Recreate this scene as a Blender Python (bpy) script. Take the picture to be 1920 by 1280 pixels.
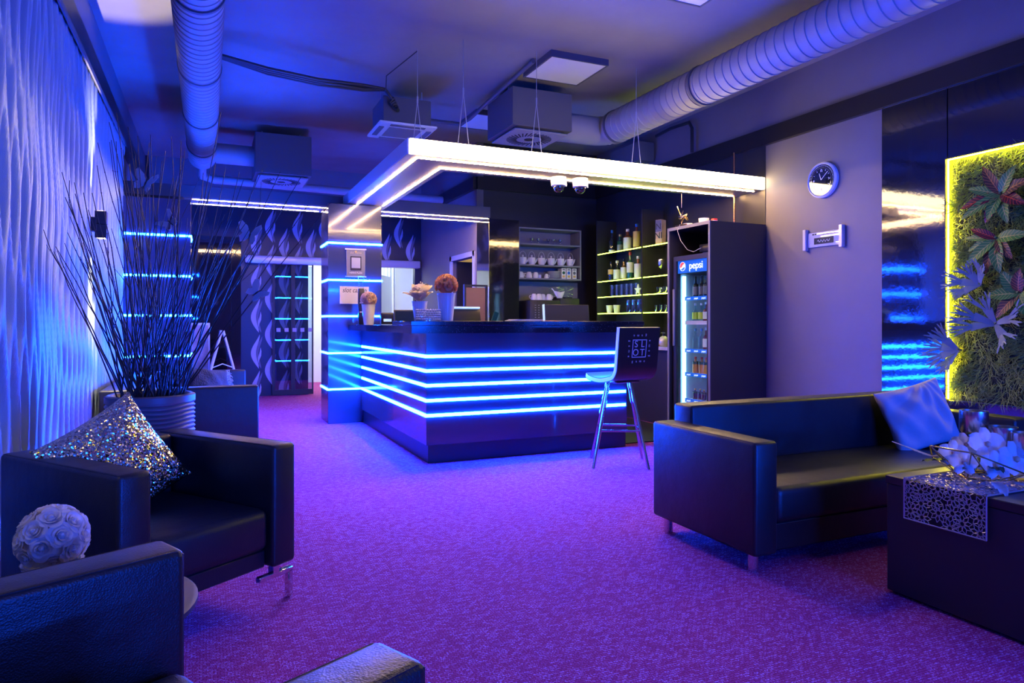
import bpy, bmesh, math, random
from mathutils import Vector, Matrix
from math import sin, cos, pi, radians as R

random.seed(7)
SC = bpy.context.scene
for _o in list(bpy.data.objects):
    bpy.data.objects.remove(_o)
COL = SC.collection

# ------------------------------------------------------------------ camera, world, exposure
YAW = math.atan(573 / 1290)
cam_data = bpy.data.cameras.new('camera')
cam_data.sensor_width = 36
cam_data.lens = 1290 / 1920 * 36
cam_data.shift_y = -36 / 1920
cam_data.clip_start = 0.05
cam = bpy.data.objects.new('camera', cam_data)
cam.location = (0, 0, 1.15)
cam.rotation_euler = (R(90), 0, -YAW)
COL.objects.link(cam)
SC.camera = cam
w = bpy.data.worlds.new('world')
SC.world = w
w.use_nodes = True
w.node_tree.nodes['Background'].inputs[0].default_value = (0.02, 0.05, 0.3, 1)
w.node_tree.nodes['Background'].inputs[1].default_value = 0.05
SC.view_settings.view_transform = 'Standard'
SC.view_settings.look = 'None'
SC.view_settings.exposure = 0.0
SC.view_settings.gamma = 1.0
SC.view_settings.use_curve_mapping = False
SC.cycles.max_bounces = 8
SC.cycles.diffuse_bounces = 4
SC.cycles.glossy_bounces = 4
SC.cycles.transparent_max_bounces = 12
SC.cycles.sample_clamp_indirect = 4.0
SC.cycles.caustics_reflective = False
SC.cycles.caustics_refractive = False


def lamp(name, kind, loc, energy, color, size=0.1, rot=(0, 0, 0), size_y=None, spot=None):
    d = bpy.data.lights.new(name, kind)
    d.energy = energy
    d.color = color
    if kind == 'AREA':
        d.size = size
        if size_y:
            d.shape = 'RECTANGLE'
            d.size_y = size_y
    elif kind == 'SPOT':
        d.spot_size = R(spot)
        d.spot_blend = 0.6
        d.shadow_soft_size = size
    else:
        d.shadow_soft_size = size
    o = bpy.data.objects.new(name, d)
    o.location = loc
    o.rotation_euler = rot
    COL.objects.link(o)
    return o


# daylight in the entrance vestibule and lamp in the side room
lamp('vestibule_daylight', 'AREA', (2.1, 12.5, 2.5), 80, (0.8, 0.93, 1.0), 2.2, (0, 0, 0), 1.2)
lamp('side_room_lamp', 'POINT', (4.3, 10.0, 2.2), 30, (1.0, 0.72, 0.33), 0.1)

# added unseen fill: blue and warm behind the camera, warm beside the left wall
for _z in (0.5, 1.2, 2.0):
    lamp('rear_blue_fill', 'AREA', (3.0, -2.9, _z), 190, (0.002, 0.07, 1.0), 2.2, (pi / 2, 0, 0), 0.03)  # stands in for an inferred, unseen blue source; lights the near leather
for _r in (0, pi):
    lamp('near_warm_fill', 'SPOT', (-0.66, 1.95, 1.86 + (0.1 if _r else -0.1)), 8, (1.0, 0.82, 0.66), 0.02, (_r, 0, 0), spot=95)  # assumed second wall lamp, unseen; spots added to warm near roses and chairs
lamp('rear_warm_fill', 'AREA', (2.2, -1.6, 3.5), 9, (1.0, 0.72, 0.62), 0.6, (0, 0, 0), 0.6)  # added fill to warm the near carpet, no known ceiling lamp here

# ------------------------------------------------------------------ materials


def base(name):
    m = bpy.data.materials.new(name)
    m.use_nodes = True
    return m, m.node_tree, m.node_tree.nodes['Principled BSDF']


def nd(t, kind, **kw):
    n = t.nodes.new(kind)
    for k, v in kw.items():
        if k in n.inputs:
            n.inputs[k].default_value = v
        else:
            setattr(n, k, v)
    return n


def bump_from(t, b, sock, strength, dist=0.01):
    n = nd(t, 'ShaderNodeBump', Strength=strength, Distance=dist)
    t.links.new(sock, n.inputs['Height'])
    t.links.new(n.outputs[0], b.inputs['Normal'])


def mat(name, col, rough=0.5, metal=0.0, spec=0.5, coat=0.0, noise=0, nscale=40, ndist=0.002, vary=0.0, coords='Object'):
    m, t, b = base(name)
    b.inputs['Base Color'].default_value = (*col, 1)
    b.inputs['Roughness'].default_value = rough
    b.inputs['Metallic'].default_value = metal
    b.inputs['Specular IOR Level'].default_value = spec
    b.inputs['Coat Weight'].default_value = coat
    b.inputs['Coat Roughness'].default_value = 0.05
    tc = nd(t, 'ShaderNodeTexCoord')
    if noise:
        n = nd(t, 'ShaderNodeTexNoise', Scale=nscale, Detail=3.0)
        t.links.new(tc.outputs[coords], n.inputs['Vector'])
        bump_from(t, b, n.outputs['Fac'], noise, ndist)
    if vary:
        n2 = nd(t, 'ShaderNodeTexNoise', Scale=3.0, Detail=4.0)
        t.links.new(tc.outputs[coords], n2.inputs['Vector'])
        r = nd(t, 'ShaderNodeValToRGB')
        r.color_ramp.elements[0].position = 0.3
        r.color_ramp.elements[1].position = 0.7
        r.color_ramp.elements[0].color = (*[c * (1 - vary) for c in col], 1)
        r.color_ramp.elements[1].color = (*[min(1, c * (1 + vary)) for c in col], 1)
        t.links.new(n2.outputs['Fac'], r.inputs[0])
        t.links.new(r.outputs[0], b.inputs['Base Color'])
    return m


def emit(name, col, strength):
    m, t, b = base(name)
    b.inputs['Base Color'].default_value = (*col, 1)
    b.inputs['Emission Color'].default_value = (*col, 1)
    b.inputs['Emission Strength'].default_value = strength
    return m


def glass(name, tint=(1, 1, 1), amount=0.12, rough=0.02):
    m = bpy.data.materials.new(name)
    m.use_nodes = True
    t = m.node_tree
    t.nodes.clear()
    out = nd(t, 'ShaderNodeOutputMaterial')
    tr = nd(t, 'ShaderNodeBsdfTransparent')
    tr.inputs[0].default_value = (*tint, 1)
    gl = nd(t, 'ShaderNodeBsdfGlossy', Roughness=rough)
    lw = nd(t, 'ShaderNodeLayerWeight', Blend=0.5)
    pw_ = nd(t, 'ShaderNodeMath', operation='POWER')
    pw_.inputs[1].default_value = 4.0
    t.links.new(lw.outputs['Facing'], pw_.inputs[0])
    ma = nd(t, 'ShaderNodeMath', operation='MULTIPLY_ADD')
    ma.inputs[1].default_value = 0.8
    ma.inputs[2].default_value = amount * 0.3
    t.links.new(pw_.outputs[0], ma.inputs[0])
    mx = nd(t, 'ShaderNodeMixShader')
    t.links.new(ma.outputs[0], mx.inputs[0])
    t.links.new(tr.outputs[0], mx.inputs[1])
    t.links.new(gl.outputs[0], mx.inputs[2])
    t.links.new(mx.outputs[0], out.inputs[0])
    return m


def carpet_material():
    m, t, b = base('carpet')
    tc = nd(t, 'ShaderNodeTexCoord')
    mp = nd(t, 'ShaderNodeMapping')
    mp.inputs['Rotation'].default_value = (0, 0, R(0))
    t.links.new(tc.outputs['Object'], mp.inputs[0])
    br = nd(t, 'ShaderNodeTexBrick', Scale=26.0)
    br.inputs['Mortar Size'].default_value = 0.03
    br.inputs['Mortar Smooth'].default_value = 0.6
    br.offset = 0.5
    br.inputs['Brick Width'].default_value = 0.55
    br.inputs['Row Height'].default_value = 0.3
    t.links.new(mp.outputs[0], br.inputs['Vector'])
    br.inputs['Color1'].default_value = (1, 1, 1, 1)
    br.inputs['Color2'].default_value = (0.7, 0.7, 0.7, 1)
    br.inputs['Mortar'].default_value = (0, 0, 0, 1)
    no = nd(t, 'ShaderNodeTexNoise', Scale=160.0, Detail=2.0)
    t.links.new(mp.outputs[0], no.inputs['Vector'])
    ad = nd(t, 'ShaderNodeMath', operation='MULTIPLY')
    t.links.new(br.outputs['Color'], ad.inputs[0])
    t.links.new(no.outputs['Fac'], ad.inputs[1])
    rp = nd(t, 'ShaderNodeValToRGB')
    e = rp.color_ramp.elements
    e[0].position = 0.12
    e[0].color = (0.25, 0.016, 0.09, 1)
    e[1].position = 0.62
    e[1].color = (0.66, 0.30, 0.80, 1)
    mid = rp.color_ramp.elements.new(0.42)
    mid.color = (0.46, 0.045, 0.23, 1)
    t.links.new(ad.outputs[0], rp.inputs[0])
    t.links.new(rp.outputs[0], b.inputs['Base Color'])
    b.inputs['Roughness'].default_value = 0.9
    b.inputs['Specular IOR Level'].default_value = 0.15
    bump_from(t, b, ad.outputs[0], 0.6, 0.004)
    return m


def leather_material():
    m, t, b = base('black_leather')
    b.inputs['Base Color'].default_value = (0.010, 0.010, 0.012, 1)
    b.inputs['Roughness'].default_value = 0.40
    b.inputs['Specular IOR Level'].default_value = 0.55
    tc = nd(t, 'ShaderNodeTexCoord')
    v = nd(t, 'ShaderNodeTexVoronoi', Scale=260.0)
    n = nd(t, 'ShaderNodeTexNoise', Scale=5.0, Detail=3.0)
    t.links.new(tc.outputs['Object'], v.inputs['Vector'])
    t.links.new(tc.outputs['Object'], n.inputs['Vector'])
    b1 = nd(t, 'ShaderNodeBump', Strength=0.25, Distance=0.002)
    t.links.new(v.outputs['Distance'], b1.inputs['Height'])
    b2 = nd(t, 'ShaderNodeBump', Strength=0.35, Distance=0.02)
    t.links.new(n.outputs['Fac'], b2.inputs['Height'])
    t.links.new(b1.outputs[0], b2.inputs['Normal'])
    t.links.new(b2.outputs[0], b.inputs['Normal'])
    return m


def stone_material():
    m, t, b = base('black_speckled_stone')
    tc = nd(t, 'ShaderNodeTexCoord')
    v = nd(t, 'ShaderNodeTexVoronoi', Scale=90.0)
    t.links.new(tc.outputs['Object'], v.inputs['Vector'])
    r = nd(t, 'ShaderNodeValToRGB')
    r.color_ramp.elements[0].position = 0.05
    r.color_ramp.elements[0].color = (0.5, 0.55, 0.65, 1)
    r.color_ramp.elements[1].position = 0.13
    r.color_ramp.elements[1].color = (0.012, 0.013, 0.018, 1)
    t.links.new(v.outputs['Distance'], r.inputs[0])
    t.links.new(r.outputs[0], b.inputs['Base Color'])
    b.inputs['Roughness'].default_value = 0.12
    return m


def sequin_material():
    m, t, b = base('sequin_fabric')
    tc = nd(t, 'ShaderNodeTexCoord')
    v = nd(t, 'ShaderNodeTexVoronoi', Scale=190.0)
    t.links.new(tc.outputs['Object'], v.inputs['Vector'])
    mp = nd(t, 'ShaderNodeVectorMath', operation='SUBTRACT')
    t.links.new(v.outputs['Color'], mp.inputs[0])
    mp.inputs[1].default_value = (0.5, 0.5, 0.5)
    sc = nd(t, 'ShaderNodeVectorMath', operation='SCALE')
    sc.inputs['Scale'].default_value = 1.1
    t.links.new(mp.outputs[0], sc.inputs[0])
    ge = nd(t, 'ShaderNodeNewGeometry')
    ad = nd(t, 'ShaderNodeVectorMath', operation='ADD')
    t.links.new(ge.outputs['Normal'], ad.inputs[0])
    t.links.new(sc.outputs[0], ad.inputs[1])
    no = nd(t, 'ShaderNodeVectorMath', operation='NORMALIZE')
    t.links.new(ad.outputs[0], no.inputs[0])
    t.links.new(no.outputs[0], b.inputs['Normal'])
    b.inputs['Base Color'].default_value = (0.92, 0.76, 0.48, 1)
    b.inputs['Metallic'].default_value = 1.0
    b.inputs['Roughness'].default_value = 0.18
    return m


def glitter_material(name, col):
    m, t, b = base(name)
    tc = nd(t, 'ShaderNodeTexCoord')
    v = nd(t, 'ShaderNodeTexNoise', Scale=400.0)
    t.links.new(tc.outputs['Object'], v.inputs['Vector'])
    bump_from(t, b, v.outputs['Fac'], 1.0, 0.01)
    b.inputs['Base Color'].default_value = (*col, 1)
    b.inputs['Metallic'].default_value = 0.25
    b.inputs['Roughness'].default_value = 0.3
    return m


def leaf_material(name, blade, vein, scale=9.0):
    m, t, b = base(name)
    tc = nd(t, 'ShaderNodeTexCoord')
    sp = nd(t, 'ShaderNodeSeparateXYZ')
    t.links.new(tc.outputs['UV'], sp.inputs[0])
    dv = nd(t, 'ShaderNodeMath', operation='SUBTRACT')
    dv.inputs[1].default_value = 0.5
    t.links.new(sp.outputs['Y'], dv.inputs[0])
    ab = nd(t, 'ShaderNodeMath', operation='ABSOLUTE')
    t.links.new(dv.outputs[0], ab.inputs[0])
    m1 = nd(t, 'ShaderNodeMath', operation='MULTIPLY')
    m1.inputs[1].default_value = -0.35
    t.links.new(ab.outputs[0], m1.inputs[0])
    a1 = nd(t, 'ShaderNodeMath', operation='ADD')
    t.links.new(sp.outputs['X'], a1.inputs[0])
    t.links.new(m1.outputs[0], a1.inputs[1])
    m2 = nd(t, 'ShaderNodeMath', operation='MULTIPLY')
    m2.inputs[1].default_value = scale
    t.links.new(a1.outputs[0], m2.inputs[0])
    fr = nd(t, 'ShaderNodeMath', operation='FRACT')
    t.links.new(m2.outputs[0], fr.inputs[0])
    lt = nd(t, 'ShaderNodeMath', operation='LESS_THAN')
    lt.inputs[1].default_value = 0.14
    t.links.new(fr.outputs[0], lt.inputs[0])
    mid = nd(t, 'ShaderNodeMath', operation='LESS_THAN')
    mid.inputs[1].default_value = 0.035
    t.links.new(ab.outputs[0], mid.inputs[0])
    mx = nd(t, 'ShaderNodeMath', operation='MAXIMUM')
    t.links.new(lt.outputs[0], mx.inputs[0])
    t.links.new(mid.outputs[0], mx.inputs[1])
    mc = nd(t, 'ShaderNodeMix', data_type='RGBA')
    t.links.new(mx.outputs[0], mc.inputs['Factor'])
    mc.inputs[6].default_value = (*blade, 1)
    mc.inputs[7].default_value = (*vein, 1)
    t.links.new(mc.outputs[2], b.inputs['Base Color'])
    b.inputs['Specular IOR Level'].default_value = 0.25
    b.inputs['Roughness'].default_value = 0.45
    return m


BLUE = (0.0028, 0.058, 1.0)
WARM = (1.0, 0.62, 0.20)
M = {}
M['carpet'] = carpet_material()
M['leather'] = leather_material()
M['stone'] = stone_material()
M['sequin'] = sequin_material()
M['ceiling'] = mat('ceiling_paint', (0.26, 0.25, 0.25), 0.8, noise=0.1, nscale=12, ndist=0.01, vary=0.06)
M['wall'] = mat('grey_wall_paint', (0.17, 0.155, 0.165), 0.6, noise=0.1, nscale=30, vary=0.04)
M['band'] = mat('grey_fascia_paint', (0.17, 0.17, 0.19), 0.5, vary=0.04)
M['trim'] = mat('dark_brown_trim', (0.012, 0.010, 0.012), 0.35)
M['wave'] = mat('pearl_relief_panel', (0.34, 0.45, 0.52), 0.38, metal=0.35, noise=0.4, nscale=300, ndist=0.002)
M['gloss'] = mat('black_gloss_panel', (0.010, 0.011, 0.016), 0.06, spec=0.8, coat=0.6, noise=0.12, nscale=25, ndist=0.0025)
M['mirror_black'] = mat('black_glass', (0.008, 0.009, 0.014), 0.03, spec=0.9, coat=1.0)
M['bar'] = mat('black_gloss_bar_front', (0.045, 0.05, 0.085), 0.13, spec=0.6, coat=0.5, noise=0.08, nscale=14, ndist=0.003)
M['plinth'] = mat('black_plinth', (0.015, 0.015, 0.02), 0.3)
M['navy'] = mat('dark_wallpaper', (0.018, 0.020, 0.035), 0.35, noise=0.05)
M['paper_a'] = mat('wallpaper_flame_light', (0.42, 0.42, 0.50), 0.45)
M['paper_b'] = mat('wallpaper_flame_dark', (0.13, 0.13, 0.17), 0.45)
M['black'] = mat('matt_black', (0.014, 0.014, 0.017), 0.5)
M['cabinet'] = mat('black_cabinet_board', (0.022, 0.022, 0.028), 0.42, noise=0.1, nscale=60)
M['edge'] = mat('grey_edge_band', (0.22, 0.22, 0.25), 0.5)
M['olive'] = mat('grey_green_board', (0.20, 0.205, 0.23), 0.5, vary=0.08)
M['duct'] = mat('grey_painted_duct', (0.33, 0.32, 0.33), 0.5)
M['box_grey'] = mat('grey_painted_box', (0.11, 0.11, 0.125), 0.6)
M['white'] = mat('white_plastic', (0.88, 0.88, 0.88), 0.35)
M['diffuser'] = mat('white_diffuser', (0.85, 0.84, 0.86), 0.3)
M['canopy'] = mat('satin_metal_soffit', (0.33, 0.33, 0.34), 0.30, metal=0.6)
M['canopy_side'] = mat('opal_acrylic', (0.75, 0.75, 0.78), 0.25)
M['chrome'] = mat('chrome', (0.75, 0.76, 0.78), 0.10, metal=1.0)
M['gold'] = mat('gold_wire', (0.85, 0.62, 0.28), 0.22, metal=1.0)
M['copper'] = mat('copper_pipe', (0.72, 0.33, 0.16), 0.25, metal=1.0)
M['alu'] = mat('satin_aluminium', (0.62, 0.62, 0.65), 0.3, metal=0.4)
M['china'] = mat('white_china', (0.82, 0.80, 0.78), 0.12, coat=0.4)
M['vase'] = mat('white_ceramic', (0.78, 0.77, 0.76), 0.25, coat=0.3)
M['petal'] = mat('white_foam_petal', (0.85, 0.82, 0.80), 0.6)
M['peach'] = mat('peach_foam_petal', (0.95, 0.46, 0.20), 0.6)
M['pink'] = mat('pale_pink_petal', (0.95, 0.62, 0.45), 0.6)
M['cream'] = mat('cream_silk_petal', (0.95, 0.76, 0.45), 0.6)
M['orchid'] = mat('white_silk_orchid', (0.80, 0.80, 0.84), 0.5)
M['green'] = mat('dark_green_leaf', (0.05, 0.12, 0.035), 0.4)
M['branch'] = mat('dark_branch', (0.020, 0.016, 0.018), 0.5, noise=0.5, nscale=120)
M['grass'] = mat('artificial_grass', (0.13, 0.20, 0.02), 0.5)
M['soil'] = mat('dark_backing', (0.02, 0.03, 0.012), 0.9)
M['fern'] = mat('grey_felt_frond', (0.20, 0.25, 0.22), 0.7)
M['leaf_red'] = leaf_material('croton_leaf_red', (0.07, 0.012, 0.015), (0.60, 0.08, 0.02))
M['leaf_green'] = leaf_material('croton_leaf_green', (0.06, 0.20, 0.03), (0.40, 0.42, 0.08))
M['leaf_pink'] = leaf_material('croton_leaf_pink', (0.10, 0.05, 0.02), (0.55, 0.22, 0.04))
M['pillow'] = mat('lilac_cotton', (0.46, 0.42, 0.46), 0.75, noise=0.25, nscale=22, ndist=0.012)
M['pot'] = mat('grey_pot', (0.14, 0.145, 0.17), 0.4)
M['glitter'] = glitter_material('silver_glitter', (0.75, 0.75, 0.8))
M['dark_fluff'] = mat('black_fluff', (0.012, 0.012, 0.016), 0.7, noise=1.0, nscale=90, ndist=0.01)
M['runner'] = mat('silver_vinyl', (0.62, 0.58, 0.60), 0.3, metal=0.7)
M['mercury'] = mat('mercury_glass', (0.70, 0.68, 0.64), 0.22, metal=1.0, noise=0.05, nscale=45, ndist=0.004)
M['glass'] = glass('clear_glass', (0.93, 0.96, 1.0), 0.25)
M['glass_bright'] = glass('bright_glass', (0.85, 0.92, 1.0), 1.3)
M['pane'] = glass('door_glass', (0.72, 0.80, 0.88), 0.35, 0.01)
M['screen'] = mat('dark_screen', (0.01, 0.02, 0.04), 0.08)
M['brown'] = mat('brown_leatherette', (0.20, 0.11, 0.085), 0.6, noise=0.4, nscale=200)
M['paper'] = mat('white_paper', (0.80, 0.78, 0.76), 0.7)
M['ink'] = mat('black_ink', (0.02, 0.02, 0.025), 0.5)
M['red'] = mat('red_plastic', (0.65, 0.03, 0.03), 0.35)
M['crystal'] = mat('crystal_beads', (0.85, 0.85, 0.88), 0.08, metal=0.3)
M['curtain'] = mat('white_curtain', (0.85, 0.87, 0.88), 0.8)
M['door_white'] = mat('pale_door', (0.55, 0.62, 0.66), 0.4)
M['cream_wall'] = mat('cream_wall', (0.75, 0.66, 0.45), 0.8)
M['white_wall'] = mat('white_wall', (0.85, 0.88, 0.90), 0.8)
M['frame_grey'] = mat('grey_door_frame', (0.42, 0.44, 0.50), 0.35)
M['cable'] = mat('black_cable', (0.02, 0.02, 0.024), 0.5)
M['wire'] = mat('steel_wire', (0.45, 0.46, 0.5), 0.5, metal=0.3)
for k_ in ('petal', 'peach', 'pink', 'cream', 'orchid'):
    b_ = M[k_].node_tree.nodes['Principled BSDF']
    b_.inputs['Subsurface Weight'].default_value = 0.5
    b_.inputs['Subsurface Radius'].default_value = (0.03, 0.02, 0.015)
    b_.inputs['Subsurface Scale'].default_value = 1.0
    t_ = M[k_].node_tree
    tl_ = nd(t_, 'ShaderNodeBsdfTranslucent')
    tl_.inputs[0].default_value = b_.inputs['Base Color'].default_value[:]
    mx_ = nd(t_, 'ShaderNodeMixShader')
    mx_.inputs[0].default_value = 0.45
    t_.links.new(b_.outputs[0], mx_.inputs[1])
    t_.links.new(tl_.outputs[0], mx_.inputs[2])
    t_.links.new(mx_.outputs[0], [q_ for q_ in t_.nodes if q_.type == 'OUTPUT_MATERIAL'][0].inputs[0])
M['led_blue'] = emit('led_blue', BLUE, 330)
M['led_warm'] = emit('led_warm', (1.0, 0.60, 0.24), 170)
M['led_lime'] = emit('led_lime', (0.50, 0.85, 0.045), 18)
M['led_yellow'] = emit('led_yellow', (1.0, 0.82, 0.02), 230)
M['fascia'] = emit('lit_fascia', (1.0, 0.76, 0.42), 19)
M['fridge_light'] = emit('fridge_light', (0.30, 0.70, 1.0), 4.5)
M['pepsi_blue'] = emit('backlit_blue', (0.004, 0.12, 0.60), 0.9)
M['pepsi_white'] = emit('backlit_white', (0.75, 0.9, 1.0), 1.1)
M['pepsi_red'] = emit('backlit_red', (0.75, 0.06, 0.06), 0.8)
M['lamp_lens'] = emit('warm_lens', (1.0, 0.75, 0.45), 12)
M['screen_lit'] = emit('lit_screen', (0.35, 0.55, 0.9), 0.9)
M['poster'] = mat('poster_print', (0.45, 0.33, 0.28), 0.35, vary=0.6)
M['fridge_in'] = mat('fridge_liner', (0.62, 0.72, 0.82), 0.3)
M['sofa_dark'] = M['leather']
M['label_white'] = mat('label_white', (0.75, 0.74, 0.70), 0.5)
M['label_gold'] = mat('label_gold', (0.70, 0.48, 0.12), 0.4)
M['b_dark'] = mat('bottle_dark', (0.015, 0.02, 0.02), 0.06, coat=0.8)
M['b_amber'] = mat('bottle_amber', (0.20, 0.06, 0.015), 0.06, coat=0.8)
M['b_clear'] = glass('bottle_clear', (0.75, 0.85, 0.9), 0.35)
M['b_orange'] = mat('juice_orange', (0.75, 0.33, 0.03), 0.12, coat=0.8)
M['b_cherry'] = mat('juice_cherry', (0.12, 0.01, 0.015), 0.1, coat=0.8)
M['b_green'] = mat('bottle_green', (0.02, 0.10, 0.05), 0.1, coat=0.8)
M['b_blue'] = mat('bottle_blue', (0.05, 0.2, 0.6), 0.1, coat=0.8)
M['lime_label'] = mat('lime_label', (0.55, 0.75, 0.03), 0.5)
M['yellow_sponge'] = mat('yellow_sponge', (0.85, 0.5, 0.05), 0.9)

# ------------------------------------------------------------------ mesh builder


class MB:
    def __init__(self):
        self.bm = bmesh.new()
        self.mi = 0

    def _fin(self, faces):
        for f in faces:
            f.material_index = self.mi

    def box(self, c, s, bev=0.0, seg=2, rot=None, only_z=False):
        m = Matrix.Translation(c)
        if rot is not None:
            m = m @ rot
        m = m @ Matrix.Diagonal((s[0], s[1], s[2], 1))
        r = bmesh.ops.create_cube(self.bm, size=1, matrix=m)
        vs = r['verts']
        es = list({e for v in vs for e in v.link_edges})
        fs = list({f for v in vs for f in v.link_faces})
        self._fin(fs)
        if bev > 0:
            r = bmesh.ops.bevel(self.bm, geom=es, offset=bev, segments=seg, profile=0.5, affect='EDGES')
            self._fin(r['faces'])
        return self

    def bx(self, x0, x1, y0, y1, z0, z1, bev=0.0, seg=2):
        return self.box(((x0 + x1) / 2, (y0 + y1) / 2, (z0 + z1) / 2), (abs(x1 - x0), abs(y1 - y0), abs(z1 - z0)), bev, seg)

    def tube(self, pts, r, n=8, cap=True, closed=False):
        pts = [Vector(p) for p in pts]
        rs = r if isinstance(r, (list, tuple)) else [r] * len(pts)
        rings = []
        up0 = None
        N = len(pts)
        for i, p in enumerate(pts):
            if closed:
                d = pts[(i + 1) % N] - pts[i - 1]
            else:
                d = pts[min(i + 1, N - 1)] - pts[max(i - 1, 0)]
            d.normalize()
            if up0 is None:
                up0 = Vector((0, 0, 1)) if abs(d.z) < 0.9 else Vector((1, 0, 0))
            a = d.cross(up0)
            if a.length < 1e-5:
                a = d.orthogonal()
            a.normalize()
            b = a.cross(d).normalized()
            up0 = b
            rings.append([self.bm.verts.new(p + (a * cos(2 * pi * k / n) + b * sin(2 * pi * k / n)) * rs[i]) for k in range(n)])
        fs = []
        for i in range(N - (0 if closed else 1)):
            A, B = rings[i], rings[(i + 1) % N]
            for k in range(n):
                fs.append(self.bm.faces.new((A[k], A[(k + 1) % n], B[(k + 1) % n], B[k])))
        if cap and not closed:
            fs.append(self.bm.faces.new(rings[0][::-1]))
            fs.append(self.bm.faces.new(rings[-1]))
        self._fin(fs)
        return self

    def lathe(self, prof, n=24, at=(0, 0, 0), mtx=None):
        rings = []
        at = Vector(at)
        for (r, z) in prof:
            if r < 1e-6:
                p = Vector((0, 0, z))
                rings.append([self.bm.verts.new((mtx @ p if mtx else p) + at)])
            else:
                ring = []
                for k in range(n):
                    p = Vector((r * cos(2 * pi * k / n), r * sin(2 * pi * k / n), z))
                    ring.append(self.bm.verts.new((mtx @ p if mtx else p) + at))
                rings.append(ring)
        fs = []
        for A, B in zip(rings, rings[1:]):
            if len(A) == 1 and len(B) == 1:
                continue
            for k in range(n):
                k2 = (k + 1) % n
                if len(A) == 1:
                    fs.append(self.bm.faces.new((A[0], B[k2], B[k])))
                elif len(B) == 1:
                    fs.append(self.bm.faces.new((A[k], A[k2], B[0])))
                else:
                    fs.append(self.bm.faces.new((A[k], A[k2], B[k2], B[k])))
        self._fin(fs)
        return self

    def prism(self, poly, z0, z1, mtx=None):
        mt = mtx or Matrix()
        lo = [self.bm.verts.new(mt @ Vector((x, y, z0))) for x, y in poly]
        hi = [self.bm.verts.new(mt @ Vector((x, y, z1))) for x, y in poly]
        n = len(poly)
        fs = [self.bm.faces.new(lo[::-1]), self.bm.faces.new(hi)]
        for k in range(n):
            fs.append(self.bm.faces.new((lo[k], lo[(k + 1) % n], hi[(k + 1) % n], hi[k])))
        self._fin(fs)
        return self

    def grid(self, fn, nu, nv, closed_u=False, uv=False):
        vs = [[self.bm.verts.new(fn(i / nu, j / nv)) for j in range(nv + 1)] for i in range(nu + (0 if closed_u else 1))]
        fs = []
        lay = self.bm.loops.layers.uv.verify() if uv else None
        for i in range(nu):
            i2 = (i + 1) % nu if closed_u else i + 1
            for j in range(nv):
                f = self.bm.faces.new((vs[i][j], vs[i2][j], vs[i2][j + 1], vs[i][j + 1]))
                fs.append(f)
                if uv:
                    for l, (a, b) in zip(f.loops, ((i, j), (i + 1, j), (i + 1, j + 1), (i, j + 1))):
                        l[lay].uv = (a / nu, b / nv)
        self._fin(fs)
        return self

    def quad(self, *ps):
        f = self.bm.faces.new([self.bm.verts.new(p) for p in ps])
        self._fin([f])
        return self


MTX = {}


def obj(name, mb, m, parent=None, world=False, smooth=True, angle=38, loc=None, rot=None, recalc=True):
    if parent is not None and world:
        root, mt = parent, Matrix()
        chain = []
        while root is not None:
            chain.append(root)
            root = root.parent
        for o in reversed(chain):
            mt = mt @ MTX.get(o.name, Matrix())
        mb.bm.transform(mt.inverted())
    if recalc:
        bmesh.ops.recalc_face_normals(mb.bm, faces=mb.bm.faces)
    me = bpy.data.meshes.new(name)
    mb.bm.to_mesh(me)
    mb.bm.free()
    if smooth and len(me.polygons):
        me.polygons.foreach_set('use_smooth', [True] * len(me.polygons))
        me.set_sharp_from_angle(angle=R(angle))
    for mm in (m if isinstance(m, (list, tuple)) else [m]):
        me.materials.append(mm)
    o = bpy.data.objects.new(name, me)
    COL.objects.link(o)
    if parent is not None:
        o.parent = parent
    if loc is not None:
        o.location = loc
    if rot is not None:
        o.rotation_euler = rot
    if loc is not None or rot is not None:
        e = o.rotation_euler.to_matrix().to_4x4()
        MTX[o.name] = Matrix.Translation(o.location) @ e
    return o


def tag(o, label, cat, group=None, kind=None):
    o['label'] = label
    o['category'] = cat
    if group:
        o['group'] = group
    if kind:
        o['kind'] = kind
    return o


def thing(name, label, cat, loc=(0, 0, 0), rz=0.0, group=None, rot=None, scale=None):
    o = bpy.data.objects.new(name, None)
    o.empty_display_size = 0.05
    COL.objects.link(o)
    o.location = loc
    o.rotation_euler = rot if rot else (0, 0, rz)
    mt = Matrix.Translation(loc) @ o.rotation_euler.to_matrix().to_4x4()
    if scale:
        o.scale = scale
        mt = mt @ Matrix.Diagonal((*scale, 1))
    MTX[o.name] = mt
    return tag(o, label, cat, group)


def struct(name, mb, m, parent=None, smooth=False, **kw):
    o = obj(name, mb, m, parent, smooth=smooth, **kw)
    if parent is None:
        o['kind'] = 'structure'
    return o


def dup(root, loc, rz=None, label=None, rot=None):
    r = root.copy()
    COL.objects.link(r)
    r.location = loc
    if rz is not None:
        r.rotation_euler = (0, 0, rz)
    if rot is not None:
        r.rotation_euler = rot
    MTX[r.name] = Matrix.Translation(loc) @ r.rotation_euler.to_matrix().to_4x4()
    if label:
        r['label'] = label
    for ch in list(root.children):
        c = ch.copy()
        COL.objects.link(c)
        c.parent = r
        for g in ch.children:
            d = g.copy()
            COL.objects.link(d)
            d.parent = c
    return r


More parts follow.
